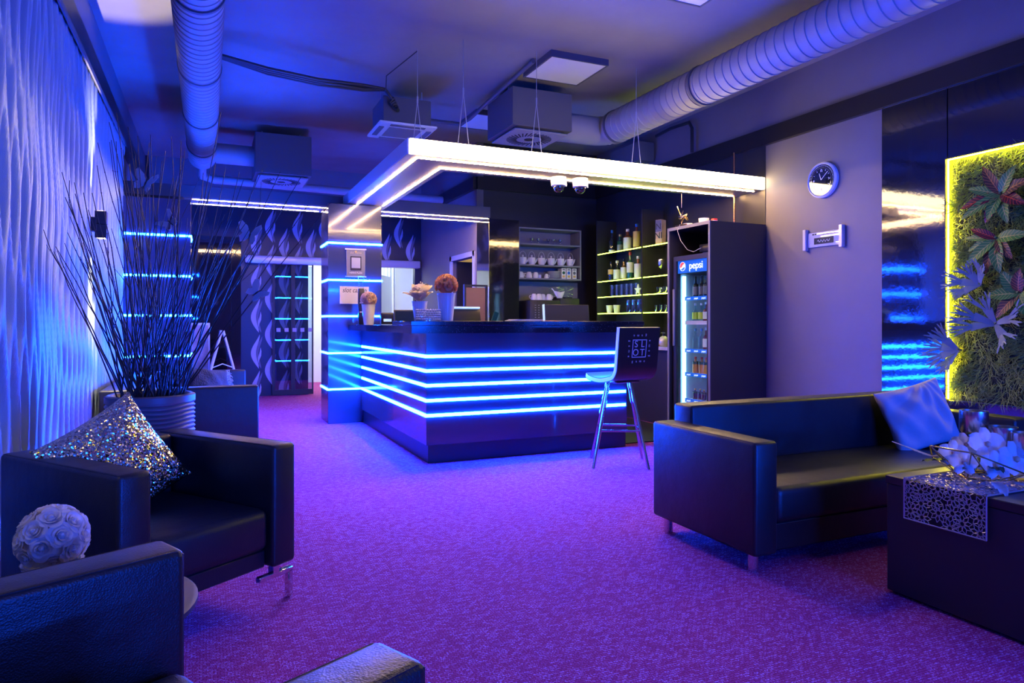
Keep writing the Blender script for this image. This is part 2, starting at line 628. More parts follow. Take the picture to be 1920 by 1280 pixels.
def text(name, body, m, parent, size, loc, rot, extrude=0.001, align='CENTER', shear=0.0, width=1.0):
    cu = bpy.data.curves.new(name, 'FONT')
    cu.body = body
    cu.size = size
    cu.extrude = extrude
    cu.align_x = align
    cu.align_y = 'CENTER'
    cu.shear = shear
    tmp = bpy.data.objects.new(name + '_tmp', cu)
    COL.objects.link(tmp)
    dg = bpy.context.evaluated_depsgraph_get()
    me = bpy.data.meshes.new_from_object(tmp.evaluated_get(dg))
    bpy.data.objects.remove(tmp)
    me.materials.clear()
    me.materials.append(m)
    o = bpy.data.objects.new(name, me)
    COL.objects.link(o)
    o.parent = parent
    o.location = loc
    o.rotation_euler = rot
    o.scale = (width, 1, 1)
    return o


def strip(pts, h=0.025, d=0.008):
    """LED strip following a polyline in plan at constant height; d is how far it stands proud."""
    mb = MB()
    for a, b in zip(pts, pts[1:]):
        a, b = Vector(a), Vector(b)
        u = (b - a)
        L = u.length
        ang = math.atan2(u.y, u.x)
        mb.box((a + b) / 2, (L + d, d, h), rot=Matrix.Rotation(ang, 4, 'Z'))
    return mb


def RZ(a):
    return Matrix.Rotation(a, 4, 'Z')


def RX(a):
    return Matrix.Rotation(a, 4, 'X')


def RY(a):
    return Matrix.Rotation(a, 4, 'Y')


# ================================================================== SETTING
XL, XR, YB, H = -0.82, 5.25, 11.40, 3.60
struct('floor', MB().bx(XL - 0.2, XR + 0.2, -3.2, YB + 2.4, -0.1, 0.0), M['carpet'])
struct('ceiling', MB().bx(XL - 0.2, XR + 0.2, -3.2, YB + 2.4, H, H + 0.1), M['ceiling'])
struct('wall_left', MB().bx(XL - 0.15, XL, -3.2, YB + 0.1, 0.0, H), M['band'])
struct('wall_front', MB().bx(XL - 0.1, XR + 0.1, -3.2, -3.0, 0.0, H), M['wall'])
struct('wall_right', MB().bx(XR, XR + 0.15, -3.0, YB, 0.0, H), M['wall'])


def wave(u, v):
    y = -0.6 + u * (8.05 + 0.6)
    z = 0.02 + v * 2.94
    q = 1.5 * sin(2 * pi * z / 1.02 + 1.6 * y + 0.8 * sin(y * 4))
    q2 = 1.5 * sin(2 * pi * z / 0.86 + 1.6 * y + 2.8 + 0.8 * sin(y * 3 + 1))
    r1 = (0.5 + 0.5 * cos(2 * pi * y / 0.175 + q)) ** 2.4
    r2 = (0.5 + 0.5 * cos(2 * pi * y / 0.175 + q2 + 2.6)) ** 2.4
    return (XL + 0.008 + 0.052 * max(r1, r2 * 0.85), y, z)


o = struct('wall_left_relief', MB().grid(wave, 900, 70), M['wave'], smooth=True)
o.data.set_sharp_from_angle(angle=R(80))
# dark band that runs round the room
struct('trim_1', MB().bx(XL, XL + 0.075, -3.0, YB, 2.955, 3.13), M['trim'])
struct('trim_6', MB().bx(XL + 0.066, XL + 0.078, -3.0, 7.94, 2.925, 2.962), M['box_grey'])
struct('trim_2', MB().bx(XR - 0.05, XR, -3.0, 8.75, 2.96, 3.13), M['trim'])
struct('trim_3', MB().bx(3.31, 3.36, 8.75, YB, 2.96, 3.13), M['trim'])
struct('trim_4', MB().bx(3.36, XR - 0.05, 8.71, 8.75, 2.96, 3.13), M['trim'])
# glossy black panels on the right wall
for i, (y0, y1, z0, z1) in enumerate(((3.49, 4.053, 0, 2.96), (1.45, 3.485, 2.41, 2.96), (1.45, 3.485, 0, 0.55), (-2.9, 1.445, 0, 2.96))):
    struct('wall_right_panel' + ('' if i == 0 else '.%03d' % i), MB().bx(XR - 0.025, XR, y0 + 0.002, y1, z0, z1, 0.002, 1), M['gloss'])
struct('wall_right_gloss', MB().bx(XR - 0.006, XR, 5.40, 8.75, 0.0, 2.96), M['cabinet'])

# back wall with the sliding-door opening, wallpaper and black glass
mb = MB()
mb.bx(XL, 1.49, YB, YB + 0.12, 0, H)
mb.bx(1.49, 3.25, YB, YB + 0.12, 2.09, H)
mb.bx(3.25, 3.5, YB, YB + 0.12, 0, H)
wb = struct('wall_back', mb, M['navy'])
mb = MB()
mb.bx(XL + 0.05, 3.36, YB - 0.02, YB, 2.97, H)
struct('wall_back_fascia', mb, M['band'])
struct('wall_back_panel', MB().bx(XL, 0.344, YB - 0.03, YB, 0.02, 2.46), M['mirror_black'])
struct('wall_back_panel.001', MB().bx(0.352, 0.486, YB - 0.03, YB, 0.02, 2.46), M['gloss'])


def flame(mb, x, z, h, wd, y, t0=0.0):
    n = 14
    vl, vr = [], []
    for i in range(n + 1):
        t = i / n
        cx = x + 0.048 * cos(2 * pi * (0.06 + 0.80 * t)) * 1.0
        ww = wd * (sin(pi * t) ** 0.8) * (0.75 + 0.5 * t) + 0.0005
        zz = z - h * t
        vl.append(mb.bm.verts.new((cx - ww, y, zz)))
        vr.append(mb.bm.verts.new((cx + ww, y, zz)))
    for i in range(n):
        f = mb.bm.faces.new((vl[i], vl[i + 1], vr[i + 1], vr[i]))
        f.material_index = mb.mi


mb = MB()
k = 0
x = XL + 0.1
while x < 3.3:
    z = 3.20 if k % 2 else 2.93
    while z > 0.25:
        ok = True
        if x < 0.53 and z - 0.52 < 2.46:
            ok = False
        if 1.38 < x < 3.3 and z - 0.5 < 2.12:
            ok = False
        if z > 2.98:
            ok = False
        if ok:
            mb.mi = 1
            flame(mb, x + 0.036, z - 0.03, 0.50, 0.038, YB - 0.004)
            mb.mi = 0
            flame(mb, x, z, 0.53, 0.036, YB - 0.006)
            v = [mb.bm.verts.new((x + a_, YB - 0.008, z - b_)) for a_, b_ in ((0.058, 0.20), (0.040, 0.29), (0.018, 0.36), (0.022, 0.45), (0.038, 0.40), (0.066, 0.33), (0.070, 0.26))]
            f_ = mb.bm.faces.new(v)
            f_.material_index = 0
        z -= 0.56
    x += 0.205
    k += 1
obj('wallpaper_pattern', mb, [M['paper_a'], M['paper_b']], wb, smooth=False, recalc=False)

# wall beside the side-room door and the wall behind the bar
mb = MB()
mb.bx(3.36, 3.46, 9.78, YB, 0, H)
mb.bx(3.36, 3.46, 8.75, 8.85, 0, H)
mb.bx(3.36, 3.46, 8.85, 9.78, 2.06, H)
struct('wall_side', mb, M['wall'])
struct('wall_inner', MB().bx(3.46, XR, 8.75, 8.85, 0, H), M['cabinet'])
mb = MB()
mb.bx(3.34, 3.37, 9.76, 9.83, 0, 2.13)
mb.bx(3.34, 3.37, 8.80, 8.87, 0, 2.13)
mb.bx(3.34, 3.37, 8.80, 9.83, 2.06, 2.13)
d1 = struct('door_1', mb, M['frame_grey'])
obj('door_leaf', MB().box((3.66, 9.70, 1.03), (0.50, 0.04, 2.04)), M['black'], d1)
# side room: walls seen through the open door
mb = MB()
mb.bx(4.75, 4.85, 8.85, YB, 0, H)
mb.bx(3.46, 4.75, YB, YB + 0.1, 0, H)
struct('wall_side_room', mb, M['cream_wall'])
struct('trim_5', MB().bx(4.70, 4.75, 8.85, YB, 0, 1.83), M['box_grey'])
# vestibule behind the sliding door
mb = MB()
mb.bx(0.3, 3.9, YB + 2.2, YB + 2.3, 0, H)
mb.bx(0.3, 0.4, YB + 0.12, YB + 2.2, 0, H)
mb.bx(3.8, 3.9, YB + 0.12, YB + 2.2, 0, H)
struct('wall_vestibule', mb, M['white_wall'])

# sliding entrance door
sd = thing('sliding_door', 'automatic glass sliding door with silver grey header in the wallpapered back wall', 'door', (2.0, YB - 0.08, 0))
obj('header_box', MB().bx(0.56, 3.30, YB - 0.16, YB - 0.002, 2.06, 2.18, 0.012), M['alu'], sd, world=True)
obj('end_cap', MB().bx(0.545, 0.56, YB - 0.15, YB - 0.01, 2.07, 2.17, 0.004), M['white'], sd, world=True)
for (a, b) in ((0.94, 1.24), (1.24, 1.56)):
    fr = MB()
    fr.bx(a, a + 0.04, YB - 0.09, YB - 0.05, 0.01, 2.06)
    fr.bx(b - 0.02, b, YB - 0.09, YB - 0.05, 0.01, 2.06)
    fr.bx(a + 0.04, b - 0.02, YB - 0.09, YB - 0.05, 0.01, 0.09)
    fo = obj('door_frame', fr, M['black'], sd, world=True, smooth=False)
    obj('glass_pane', MB().bx(a + 0.04, b - 0.02, YB - 0.073, YB - 0.067, 0.09, 2.06), M['pane'], fo, world=True, smooth=False)
for k in range(5):
    obj('marker_square', MB().bx(1.0 + 0.12 * k, 1.06 + 0.12 * k, YB - 0.095, YB - 0.0905, 1.0, 1.06), M['paper_a'], sd, world=True, smooth=False)
c = MB().grid(lambda u, v: (2.7 + 0.62 * u, YB + 1.6 + 0.05 * sin(u * 60), 0.02 + 2.3 * v), 90, 4)
tag(obj('curtain', c, M['curtain']), 'white pleated curtain hanging in the bright entrance behind the bar column', 'curtain')
vd = thing('entrance_door', 'pale grey open door leaf with a red white notice in the entrance', 'door', (2.9, YB + 0.75, 0))
obj('leaf', MB().box((2.9, YB + 0.75, 1.0), (0.75, 0.05, 1.96), 0.004, 1, rot=RZ(R(60))), M['door_white'], vd, world=True)
obj('notice', MB().box((2.87, YB + 0.71, 1.20), (0.10, 0.004, 0.12), rot=RZ(R(60))), M['red'], vd, world=True)


# ---- pillars with LED rings
def pillar(x0, x1, y0, y1, ztop, label, zs, left=True, right=True):
    p = thing('lighted_pillar', label, 'pillar', ((x0 + x1) / 2, (y0 + y1) / 2, 0))
    obj('cladding', MB().bx(x0, x1, y0, y1, 0, ztop, 0.003, 1), M['bar'], p, world=True)
    e = 0.005
    for z in zs:
        pts = []
        if left:
            pts += [(x0 - e, y1, z)]
        pts += [(x0 - (e if left else 0), y0 - e, z), (x1 + (e if right else 0), y0 - e, z)]
        if right:
            pts += [(x1 + e, y1 + e, z)]
            if left:
                pts += [(x0 - e, y1 + e, z)]
            else:
                pts += [(x0, y1 + e, z)]
        obj('led_strip', strip(pts, 0.02, 0.01), M['led_blue'], p, world=True, smooth=False)
    return p


ZS = (2.05, 1.63, 1.22, 0.80, 0.39)
pl1 = pillar(-0.77, -0.15, 7.95, 8.45, 2.43, 'black pillar with blue light strips against the rippled left wall behind the branches', ZS, left=False)
pl2 = pillar(1.256, 1.866, 7.95, 8.45, 2.50, 'black column with blue light strips at the far end of the bar counter', ZS)
pl3 = thing('black_pillar', 'plain black glossy pillar between the side door and the teapot shelf', 'pillar', (3.57, 8.5, 0))
obj('cladding', MB().bx(3.36, 3.79, 8.30, 8.74, 0, 2.50, 0.003, 1), M['gloss'], pl3, world=True)

# ---- beam between the pillars with two light strips underneath
bm_ = thing('lintel_beam', 'dark beam with twin warm light strips spanning the pillars at the back', 'beam', (1.3, 8.5, 2.5))
obj('beam_body', MB().bx(-0.80, 3.36, 8.25, 8.72, 2.502, 2.64, 0.004, 1), M['box_grey'], bm_, world=True)
for (xa, xb) in ((-0.14, 1.25), (1.87, 3.35)):
    for y in (8.33, 8.63):
        obj('led_strip', MB().bx(xa, xb, y - 0.007, y + 0.007, 2.498, 2.502), M['led_warm'], bm_, world=True, smooth=False)

# ---- canopy over the bar
cp = thing('bar_canopy', 'glowing rectangular light canopy hanging over the bar from ceiling cables', 'light canopy', (3.3, 6.6, 2.5))
mb = MB()
mb.bx(1.48, XR - 0.01, 5.42, 5.90, 2.507, 2.60)
mb.bx(1.48, 1.95, 5.90, 8.24, 2.507, 2.60)
obj('frame', mb, M['canopy'], cp, world=True, smooth=False)
obj('lit_fascia', MB().bx(1.50, XR - 0.01, 5.40, 5.42, 2.515, 2.636, 0.004, 1), M['fascia'], cp, world=True)
mb = MB()
mb.bx(1.475, 1.495, 5.405, 8.24, 2.51, 2.636, 0.004, 1)
obj('side_fascia', mb, M['canopy_side'], cp, world=True)
mb = MB()
for ins in (0.105, 0.40):
    mb = MB()
    mb.bx(1.48 + ins, XR - 0.06, 5.40 + ins - 0.008, 5.40 + ins + 0.008, 2.503, 2.507)
    mb.bx(1.48 + ins - 0.008, 1.48 + ins + 0.008, 5.40 + ins, 7.94, 2.503, 2.507)
    obj('led_strip', mb, M['led_warm'], cp, world=True, smooth=False)
for (x, y, sx) in ((1.735, 6.0, 0), (2.035, 5.62, 1), (2.73, 5.6, 1), (3.79, 5.58, 1)):
    mb = MB()
    mb.tube([(x, y, 3.6), (x, y, 3.15)], 0.003, 6)
    mb.lathe([(0, -0.03), (0.008, -0.03), (0.008, 0.03), (0, 0.03)], 8, (x, y, 3.15))
    dx, dy = (0.06, 0.0)
    mb.tube([(x, y, 3.14), (x - dx, y - dy, 2.60)], 0.0035, 6)
    mb.tube([(x, y, 3.14), (x + dx, y + dy, 2.60)], 0.0035, 6)
    obj('suspension_cable', mb, M['wire'], cp, world=True)

# ---- bar counter
bar = thing('bar_counter', 'black glossy L shaped bar front with five glowing blue light strips', 'bar counter', (2.4, 6.3, 0))
Lp = lambda i: [(1.63 + i, 5.38 + i), (3.55, 5.38 + i), (3.55, 5.78), (2.05, 5.78), (2.05, 7.93), (1.63 + i, 7.93)]
obj('plinth', MB().prism(Lp(0.02), 0.0, 0.15), M['plinth'], bar, world=True, smooth=False)
obj('front_panel', MB().prism(Lp(0.0), 0.15, 1.06), M['bar'], bar, world=True, smooth=False)
for k, z in enumerate((0.873, 0.755, 0.636, 0.514, 0.392)):
    obj('led_strip', strip([(1.626, 7.90, z), (1.626, 5.376, z), (3.53, 5.376, z)], 0.025, 0.01), M['led_blue'], bar, world=True, smooth=False)
obj('staff_shelf', MB().bx(2.05, 3.5, 5.78, 6.5, 0.86, 0.90).bx(2.05, 2.45, 6.5, 7.9, 0.86, 0.90), M['black'], bar, world=True, smooth=False)
ct = thing('worktop', 'black speckled stone worktop lying along the bar', 'worktop', (2.5, 6.2, 1.06))
mb = MB()
mb.prism([(1.48, 5.28), (3.66, 5.28), (3.66, 5.86), (2.12, 5.86), (2.12, 7.94), (1.48, 7.94)], 1.061, 1.122)
obj('lower_slab', mb, M['stone'], ct, world=True, smooth=False)
obj('upper_slab', MB().bx(1.47, 3.67, 5.27, 5.87, 1.124, 1.160, 0.003, 1), M['stone'], ct, world=True)

# ================================================================== CEILING EQUIPMENT


def duct_profile(y0, y1, r, step=0.095):
    prof = []
    y = y0
    while y < y1 - 0.02:
        prof += [(r, y), (r, y + step - 0.014), (r + 0.006, y + step - 0.010), (r + 0.006, y + step - 0.003)]
        y += step
    prof.append((r, y1))
    return prof


TY = RX(-pi / 2)  # z axis -> +y
dl = thing('ventilation_duct', 'grey spiral ventilation duct along the ceiling above the left wall', 'duct', (-0.05, 5.0, 3.26))
obj('spiral_pipe', MB().lathe(duct_profile(0.5, 9.55, 0.158), 40, (-0.05, 0, 3.26), TY), M['duct'], dl, world=True, angle=25)
obj('end_cap', MB().lathe([(0.161, 9.42), (0.161, 9.62), (0.13, 9.72), (0, 9.72)], 40, (-0.05, 0, 3.26), TY), M['duct'], dl, world=True)
for y in (3.0, 4.75, 6.2, 7.6, 8.9):
    obj('clamp_ring', MB().lathe([(0.160, y), (0.170, y), (0.170, y + 0.03), (0.160, y + 0.03)], 40, (-0.05, 0, 3.26), TY), M['box_grey'], dl, world=True)
obj('side_branch', MB().lathe([(0.125, 0.12), (0.125, 0.62)], 28, (-0.05, 9.35, 3.26), RY(pi / 2)), M['duct'], dl, world=True)
obj('thin_pipe', MB().tube([(-0.05, 9.68, 3.2), (-0.05, 9.95, 3.08), (0.1, 10.05, 3.06), (3.3, 10.05, 3.02)], 0.055, 14), M['duct'], dl, world=True)
dr = thing('ventilation_duct', 'grey spiral ventilation duct along the ceiling above the clock wall', 'duct', (4.05, 4.0, 3.26))
obj('spiral_pipe', MB().lathe(duct_profile(0.5, 6.36, 0.168), 40, (4.05, 0, 3.26), TY), M['duct'], dr, world=True, angle=25)
el = [(4.05, 6.34, 3.26), (4.05, 6.44, 3.26), (4.02, 6.52, 3.26), (3.95, 6.57, 3.26), (3.85, 6.58, 3.26), (3.46, 6.58, 3.26)]
obj('elbow', MB().tube(el, 0.155, 28), M['duct'], dr, world=True)
for y in (2.6, 4.9, 6.3):
    obj('clamp_ring', MB().lathe([(0.170, y), (0.180, y), (0.180, y + 0.03), (0.170, y + 0.03)], 40, (4.05, 0, 3.26), TY), M['box_grey'], dr, world=True)


def plenum(label, x0, y0, s, z0, z1):
    t = thing('ceiling_diffuser', label, 'air diffuser', (x0 + s / 2, y0 + s / 2, z0))
    obj('plenum_box', MB().bx(x0, x0 + s, y0, y0 + s, z0, z1, 0.004, 1), M['box_grey'], t, world=True)
    cx, cy = x0 + s / 2, y0 + s / 2
    obj('face_plate', MB().bx(cx - 0.30, cx + 0.30, cy - 0.30, cy + 0.30, z0 - 0.035, z0 - 0.018, 0.004, 1).bx(cx - 0.25, cx + 0.25, cy - 0.25, cy + 0.25, z0 - 0.02, z0), M['duct'], t, world=True)
    mb = MB()
    for k in range(32):
        a = 2 * pi * k / 32
        mb.box((cx + 0.185 * cos(a), cy + 0.185 * sin(a), z0 - 0.036), (0.11, 0.014, 0.004), rot=RZ(a + 0.35))
    mb.lathe([(0, -0.003), (0.05, -0.003), (0.05, 0.002), (0, 0.002)], 20, (cx, cy, z0 - 0.036))
    obj('swirl_slots', mb, M['black'], t, world=True, smooth=False)
    mb = MB()
    for sx in (0.1, s - 0.1):
        mb.tube([(x0 + sx, y0 + s / 2, z1), (x0 + sx, y0 + s / 2, H)], 0.006, 6)
    obj('hanger_rod', mb, M['wire'], t, world=True)
    return t


plenum('grey box diffuser with swirl plate on the ceiling above the canopy', 2.78, 6.24, 0.67, 3.115, 3.50)
plenum('grey box diffuser with swirl plate at the back, joined to the left duct', 0.55, 9.02, 0.67, 3.00, 3.50)


def ceiling_panel(x, y, label):
    t = thing('ceiling_light', label, 'ceiling light', (x + 0.3, y + 0.3, H), group='square ceiling lights')
    fr = MB()
    for (a, b, c, d) in ((0, 0.6, 0, 0.015), (0, 0.6, 0.585, 0.6), (0, 0.015, 0.015, 0.585), (0.585, 0.6, 0.015, 0.585)):
        fr.bx(x + a, x + b, y + c, y + d, 3.54, H)
    obj('frame', fr, M['box_grey'], t, world=True, smooth=False)
    obj('diffuser', MB().bx(x + 0.015, x + 0.585, y + 0.015, y + 0.585, 3.545, 3.57), M['diffuser'], t, world=True, smooth=False)


ceiling_panel(2.83, 5.5, 'unlit square ceiling light in front of the box diffuser above the canopy')
ceiling_panel(2.83, 7.38, 'unlit square ceiling light half hidden behind the box diffuser')
ceiling_panel(4.4, 7.38, 'unlit square ceiling light at the back right, below the duct elbow')
ceiling_panel(4.4, 5.5, 'unlit square ceiling light peeping out under the middle of the right duct')
ceiling_panel(4.4, 3.6, 'unlit square ceiling light beside the near end of the right duct')
ceiling_panel(2.83, 3.6, 'unlit square ceiling light cut by the top edge, nearest the camera')

ac = thing('air_conditioner', 'ceiling cassette air conditioner with white panel left of the canopy cables', 'air conditioner', (1.88, 7.1, 3.15))
obj('body', MB().bx(1.63, 2.13, 6.86, 7.36, 3.17, 3.44, 0.006, 1), M['box_grey'], ac, world=True)
obj('panel', MB().bx(1.58, 2.18, 6.80, 7.41, 3.145, 3.17, 0.01), M['white'], ac, world=True)
obj('grille', MB().bx(1.71, 2.05, 6.93, 7.28, 3.140, 3.146), M['duct'], ac, world=True, smooth=False)
for (cx, cy, sx, sy) in ((1.63, 7.105, 0.05, 0.34), (2.13, 7.105, 0.05, 0.34), (1.88, 6.85, 0.36, 0.05), (1.88, 7.36, 0.36, 0.05)):
    obj('air_slot', MB().box((cx, cy, 3.142), (sx, sy, 0.008)), M['edge'], ac, world=True, smooth=False)
mb = MB()
for k in range(5):
    mb.tube([(1.70, 6.86, 3.36), (1.69 + 0.015 * k, 6.80 - 0.01 * k, 3.36 - 0.02 * k), (1.72 + 0.01 * k, 6.79, 3.40 - 0.03 * k)], 0.02, 8)
obj('pipe_fitting', mb, M['cable'], ac, world=True)
obj('hanger_rod', MB().tube([(1.66, 7.1, 3.44), (1.66, 7.1, H)], 0.006, 6).tube([(2.1, 7.1, 3.44), (2.1, 7.1, H)], 0.006, 6), M['wire'], ac, world=True)

mb = MB()
for k in range(4):
    o_ = 0.022 * k
    mb.tube([(0.12, 6.35 + o_, 3.42), (0.5, 6.45 + o_, 3.40 - o_ * 0.4), (0.95, 6.55 + o_, 3.40 - 0.01 * k), (1.4, 6.68 + o_, 3.45 - 0.03 * (k % 2)), (1.62, 6.74 + o_ * 0.5, 3.46), (1.70, 6.78, 3.38)], 0.014, 8)
tag(obj('cable_bundle', mb, M['cable']), 'black insulated cable bundle slung from the left duct to the air conditioner', 'cable')
mb = MB()
mb.tube([(1.8, 7.45, 3.42), (2.66, 7.45, 3.42), (2.72, 7.3, 3.45), (2.74, 6.2, 3.525), (2.77, 5.75, 3.57)], 0.022, 10)
tag(obj('ceiling_pipe', mb, M['box_grey']), 'thin grey ceiling pipe running from the air conditioner past the box diffuser', 'pipe')
mb = MB()
mb.tube([(1.735, 6.0, 3.59), (1.55, 6.4, 3.47), (1.62, 6.72, 3.44)], 0.005, 6)
tag(obj('loose_wire', mb, M['cable']), 'thin loose wire sloping from a canopy cable hook to the air conditioner', 'wire')
mb = MB()
mb.tube([(5.19, 7.2, 3.5), (5.19, 6.9, 3.52), (5.19, 6.55, 3.50), (5.19, 6.5, 3.42), (5.19, 6.5, 3.14)], 0.02, 8)
tag(obj('conduit', mb, M['cable']), 'dark conduit bending down the right wall above the black band', 'pipe')
tag(obj('wall_unit', MB().bx(5.0, 5.24, 7.3, 8.0, 3.2, 3.45, 0.02), M['box_grey']), 'dim grey wall unit high in the far right corner above the bar', 'air conditioner')

# dome cameras on the canopy
for (x, y, lab) in ((2.985, 5.655, 'white dome camera on the canopy underside, left and larger one of the pair'), (3.20, 5.63, 'white dome camera on the canopy underside, right one of the pair')):
    t = thing('dome_camera', lab, 'camera', (x, y, 2.49), group='dome cameras')
    obj('housing', MB().lathe([(0, 0.003), (0.072, 0.003), (0.074, -0.03), (0.07, -0.075), (0.055, -0.082), (0, -0.082)], 28), M['white'], t)
    obj('dome', MB().lathe([(0.052, -0.08)] + [(0.052 * cos(a), -0.085 - 0.055 * sin(a)) for a in [i * pi / 16 for i in range(9)]], 24), M['mirror_black'], t)
    obj('plug_cable', MB().tube([(0.06, 0, -0.02), (0.085, 0.01, -0.035), (0.09, 0.02, -0.07)], 0.008, 6), M['white'], t)

# ================================================================== RIGHT WALL
ck = thing('wall_clock', 'round silver wall clock on the grey wall above the small sign', 'clock', (XR, 4.67, 2.47), rot=(0, 0, -pi / 2))
# local: x -> -Y(world) , y -> +X ; face looks to -y local
FY = RX(pi / 2)  # z axis -> -y
obj('case', MB().lathe([(0, 0.0), (0.165, 0.0), (0.165, 0.03), (0.150, 0.045), (0.143, 0.032), (0, 0.032)], 48, mtx=FY), M['white'], ck)
obj('dial', MB().lathe([(0, 0.034), (0.143, 0.034), (0.143, 0.0335), (0, 0.033)], 48, mtx=FY), M['mirror_black'], ck)
mb = MB()
for k in range(60):
    a = 2 * pi * k / 60
    mb.box((0.130 * cos(a), -0.0355, 0.130 * sin(a)), (0.010, 0.002, 0.003), rot=RY(-a))
for k in range(12):
    a = 2 * pi * k / 12
    mb.box((0.095 * cos(a), -0.0355, 0.095 * sin(a)), (0.012, 0.002, 0.004), rot=RY(-a))
obj('minute_marks', mb, M['white'], ck, smooth=False)
obj('inner_ring', MB().lathe([(0.110, 0.034), (0.110, 0.037), (0.114, 0.037), (0.114, 0.034)], 48, mtx=FY), M['chrome'], ck)
for (s, x, z) in (('12', 0, 0.084), ('3', 0.084, 0), ('6', 0, -0.084), ('9', -0.084, 0)):
    text('numeral', s, M['white'], ck, 0.028, (x, -0.036, z), (pi / 2, 0, 0))
for (L, ww, a) in ((0.065, 0.005, R(108)), (0.10, 0.004, R(42))):
    mb = MB().box((L / 2 * cos(a), -0.039, L / 2 * sin(a)), (L, 0.002, ww), rot=RY(-a))
    obj('clock_hand', mb, M['white'], ck, smooth=False)

sg = thing('sign_holder', 'small aluminium sign holder with a dark printed card below the clock', 'sign', (XR, 4.66, 1.93), rot=(0, 0, -pi / 2))
for x in (-0.205, 0.205):
    obj('end_bracket', MB().box((x, -0.022, 0.0), (0.035, 0.044, 0.20), 0.003, 1), M['alu'], sg)
obj('card', MB().box((0, -0.012, -0.005), (0.375, 0.006, 0.135)), M['paper'], sg, smooth=False)
obj('dark_print', MB().box((0.0, -0.0158, -0.02), (0.22, 0.002, 0.06)), M['ink'], sg, smooth=False)
obj('cover', MB().box((0, -0.02, -0.005), (0.375, 0.002, 0.135)), M['glass'], sg, smooth=False)
mb = MB()
for k in range(9):
    mb.box((-0.12 + 0.03 * k, -0.0158, 0.045), (0.022, 0.002, 0.012))
obj('print_line', mb, M['ink'], sg, smooth=False)
obj('emblem', MB().tube([(-0.07 + 0.01 * k, -0.0172, -0.022 + 0.013 * sin(k * 1.9)) for k in range(15)], 0.003, 6), M['paper'], sg)


# green wall
gw = thing('green_wall', 'yellow lit frame of artificial grass recessed in the black right wall', 'green wall', (XR, 2.5, 1.48))
obj('backing', MB().bx(XR - 0.012, XR - 0.001, 1.47, 3.48, 0.555, 2.405), M['soil'], gw, world=True, smooth=False)
mb = MB()
rnd = random.Random(3)
for i in range(15000):
    y = rnd.uniform(1.6, 3.472)
    z = rnd.uniform(0.575, 2.392)
    if y < 2.5 and rnd.random() < 0.45:
        continue
    b = Vector((XR - 0.012, y, z))
    clump = sin(y * 17 + 3 * sin(z * 9)) + sin(z * 13 + 2 * sin(y * 11))
    ang = 0.9 * clump + rnd.gauss(0, 0.7) - pi / 2
    L = rnd.uniform(0.05, 0.10)
    out = rnd.uniform(0.02, 0.06)
    d = Vector((0, cos(ang), sin(ang)))
    p1 = b + Vector((-out * 0.75, 0, 0)) + d * L * 0.45
    p2 = b + Vector((-out, 0, 0)) + d * L
    s = Vector((rnd.uniform(-0.3, 0.3), -d.z, d.y)).normalized() * 0.0022
    v = [mb.bm.verts.new(q) for q in (b - s, b + s, p1 + s, p1 - s, p2)]
    mb.bm.faces.new((v[0], v[1], v[2], v[3]))
    mb.bm.faces.new((v[3], v[2], v[4]))
o = obj('grass', mb, M['grass'], gw, world=True, recalc=False)
o['kind'] = 'stuff'
mb = MB()
mb.bx(XR - 0.030, XR - 0.020, 3.478, 3.483, 0.56, 2.40)
mb.bx(XR - 0.030, XR - 0.020, 1.48, 3.478, 2.397, 2.402)
obj('led_strip', mb, M['led_yellow'], gw, world=True, smooth=False)


obj('frame', MB().bx(XR - 0.055, XR - 0.026, 3.483, 3.4895, 0.55, 2.41).bx(XR - 0.055, XR - 0.026, 1.47, 3.483, 2.402, 2.4085), M['black'], gw, world=True, smooth=False)


def leaf(mb, base_, d, nrm, L, W, bend=0.25):
    d = Vector(d).normalized()
    nrm = Vector(nrm)
    nrm = (nrm - d * nrm.dot(d)).normalized()
    s = d.cross(nrm)
    base_ = Vector(base_)

    def f(u, v):
        ww = W * (sin(pi * min(1, u * 0.96 + 0.03)) ** 0.75) * (1.05 - 0.35 * u)
        q = (v - 0.5) * 2
        return base_ + d * (L * u * (1 - 0.15 * bend * u)) + nrm * (-bend * L * u * u + 0.25 * ww * abs(q) + 0.006 * sin(u * 30) * q) + s * ww * q

    mb.grid(f, 10, 4, uv=True)


def croton(label, y, z, leaves):
    t = thing('croton_plant', label, 'plant', (XR - 0.08, y, z), group='leafy plants on the green wall')
    obj('stem', MB().tube([(0.065, 0, 0), (0, 0, 0.0), (-0.05, 0, 0.01)], 0.008, 6), M['green'], t)
    for (ang, L, W, mk, tilt) in leaves:
        mb = MB()
        a = R(ang)
        d = Vector((-tilt, -cos(a), sin(a)))  # angle 0 = to the right in the picture (-Y)
        leaf(mb, (-0.03, 0, 0), d, (-1, 0, 0.25), L, W)
        obj('leaf', mb, M[mk], t, recalc=False)


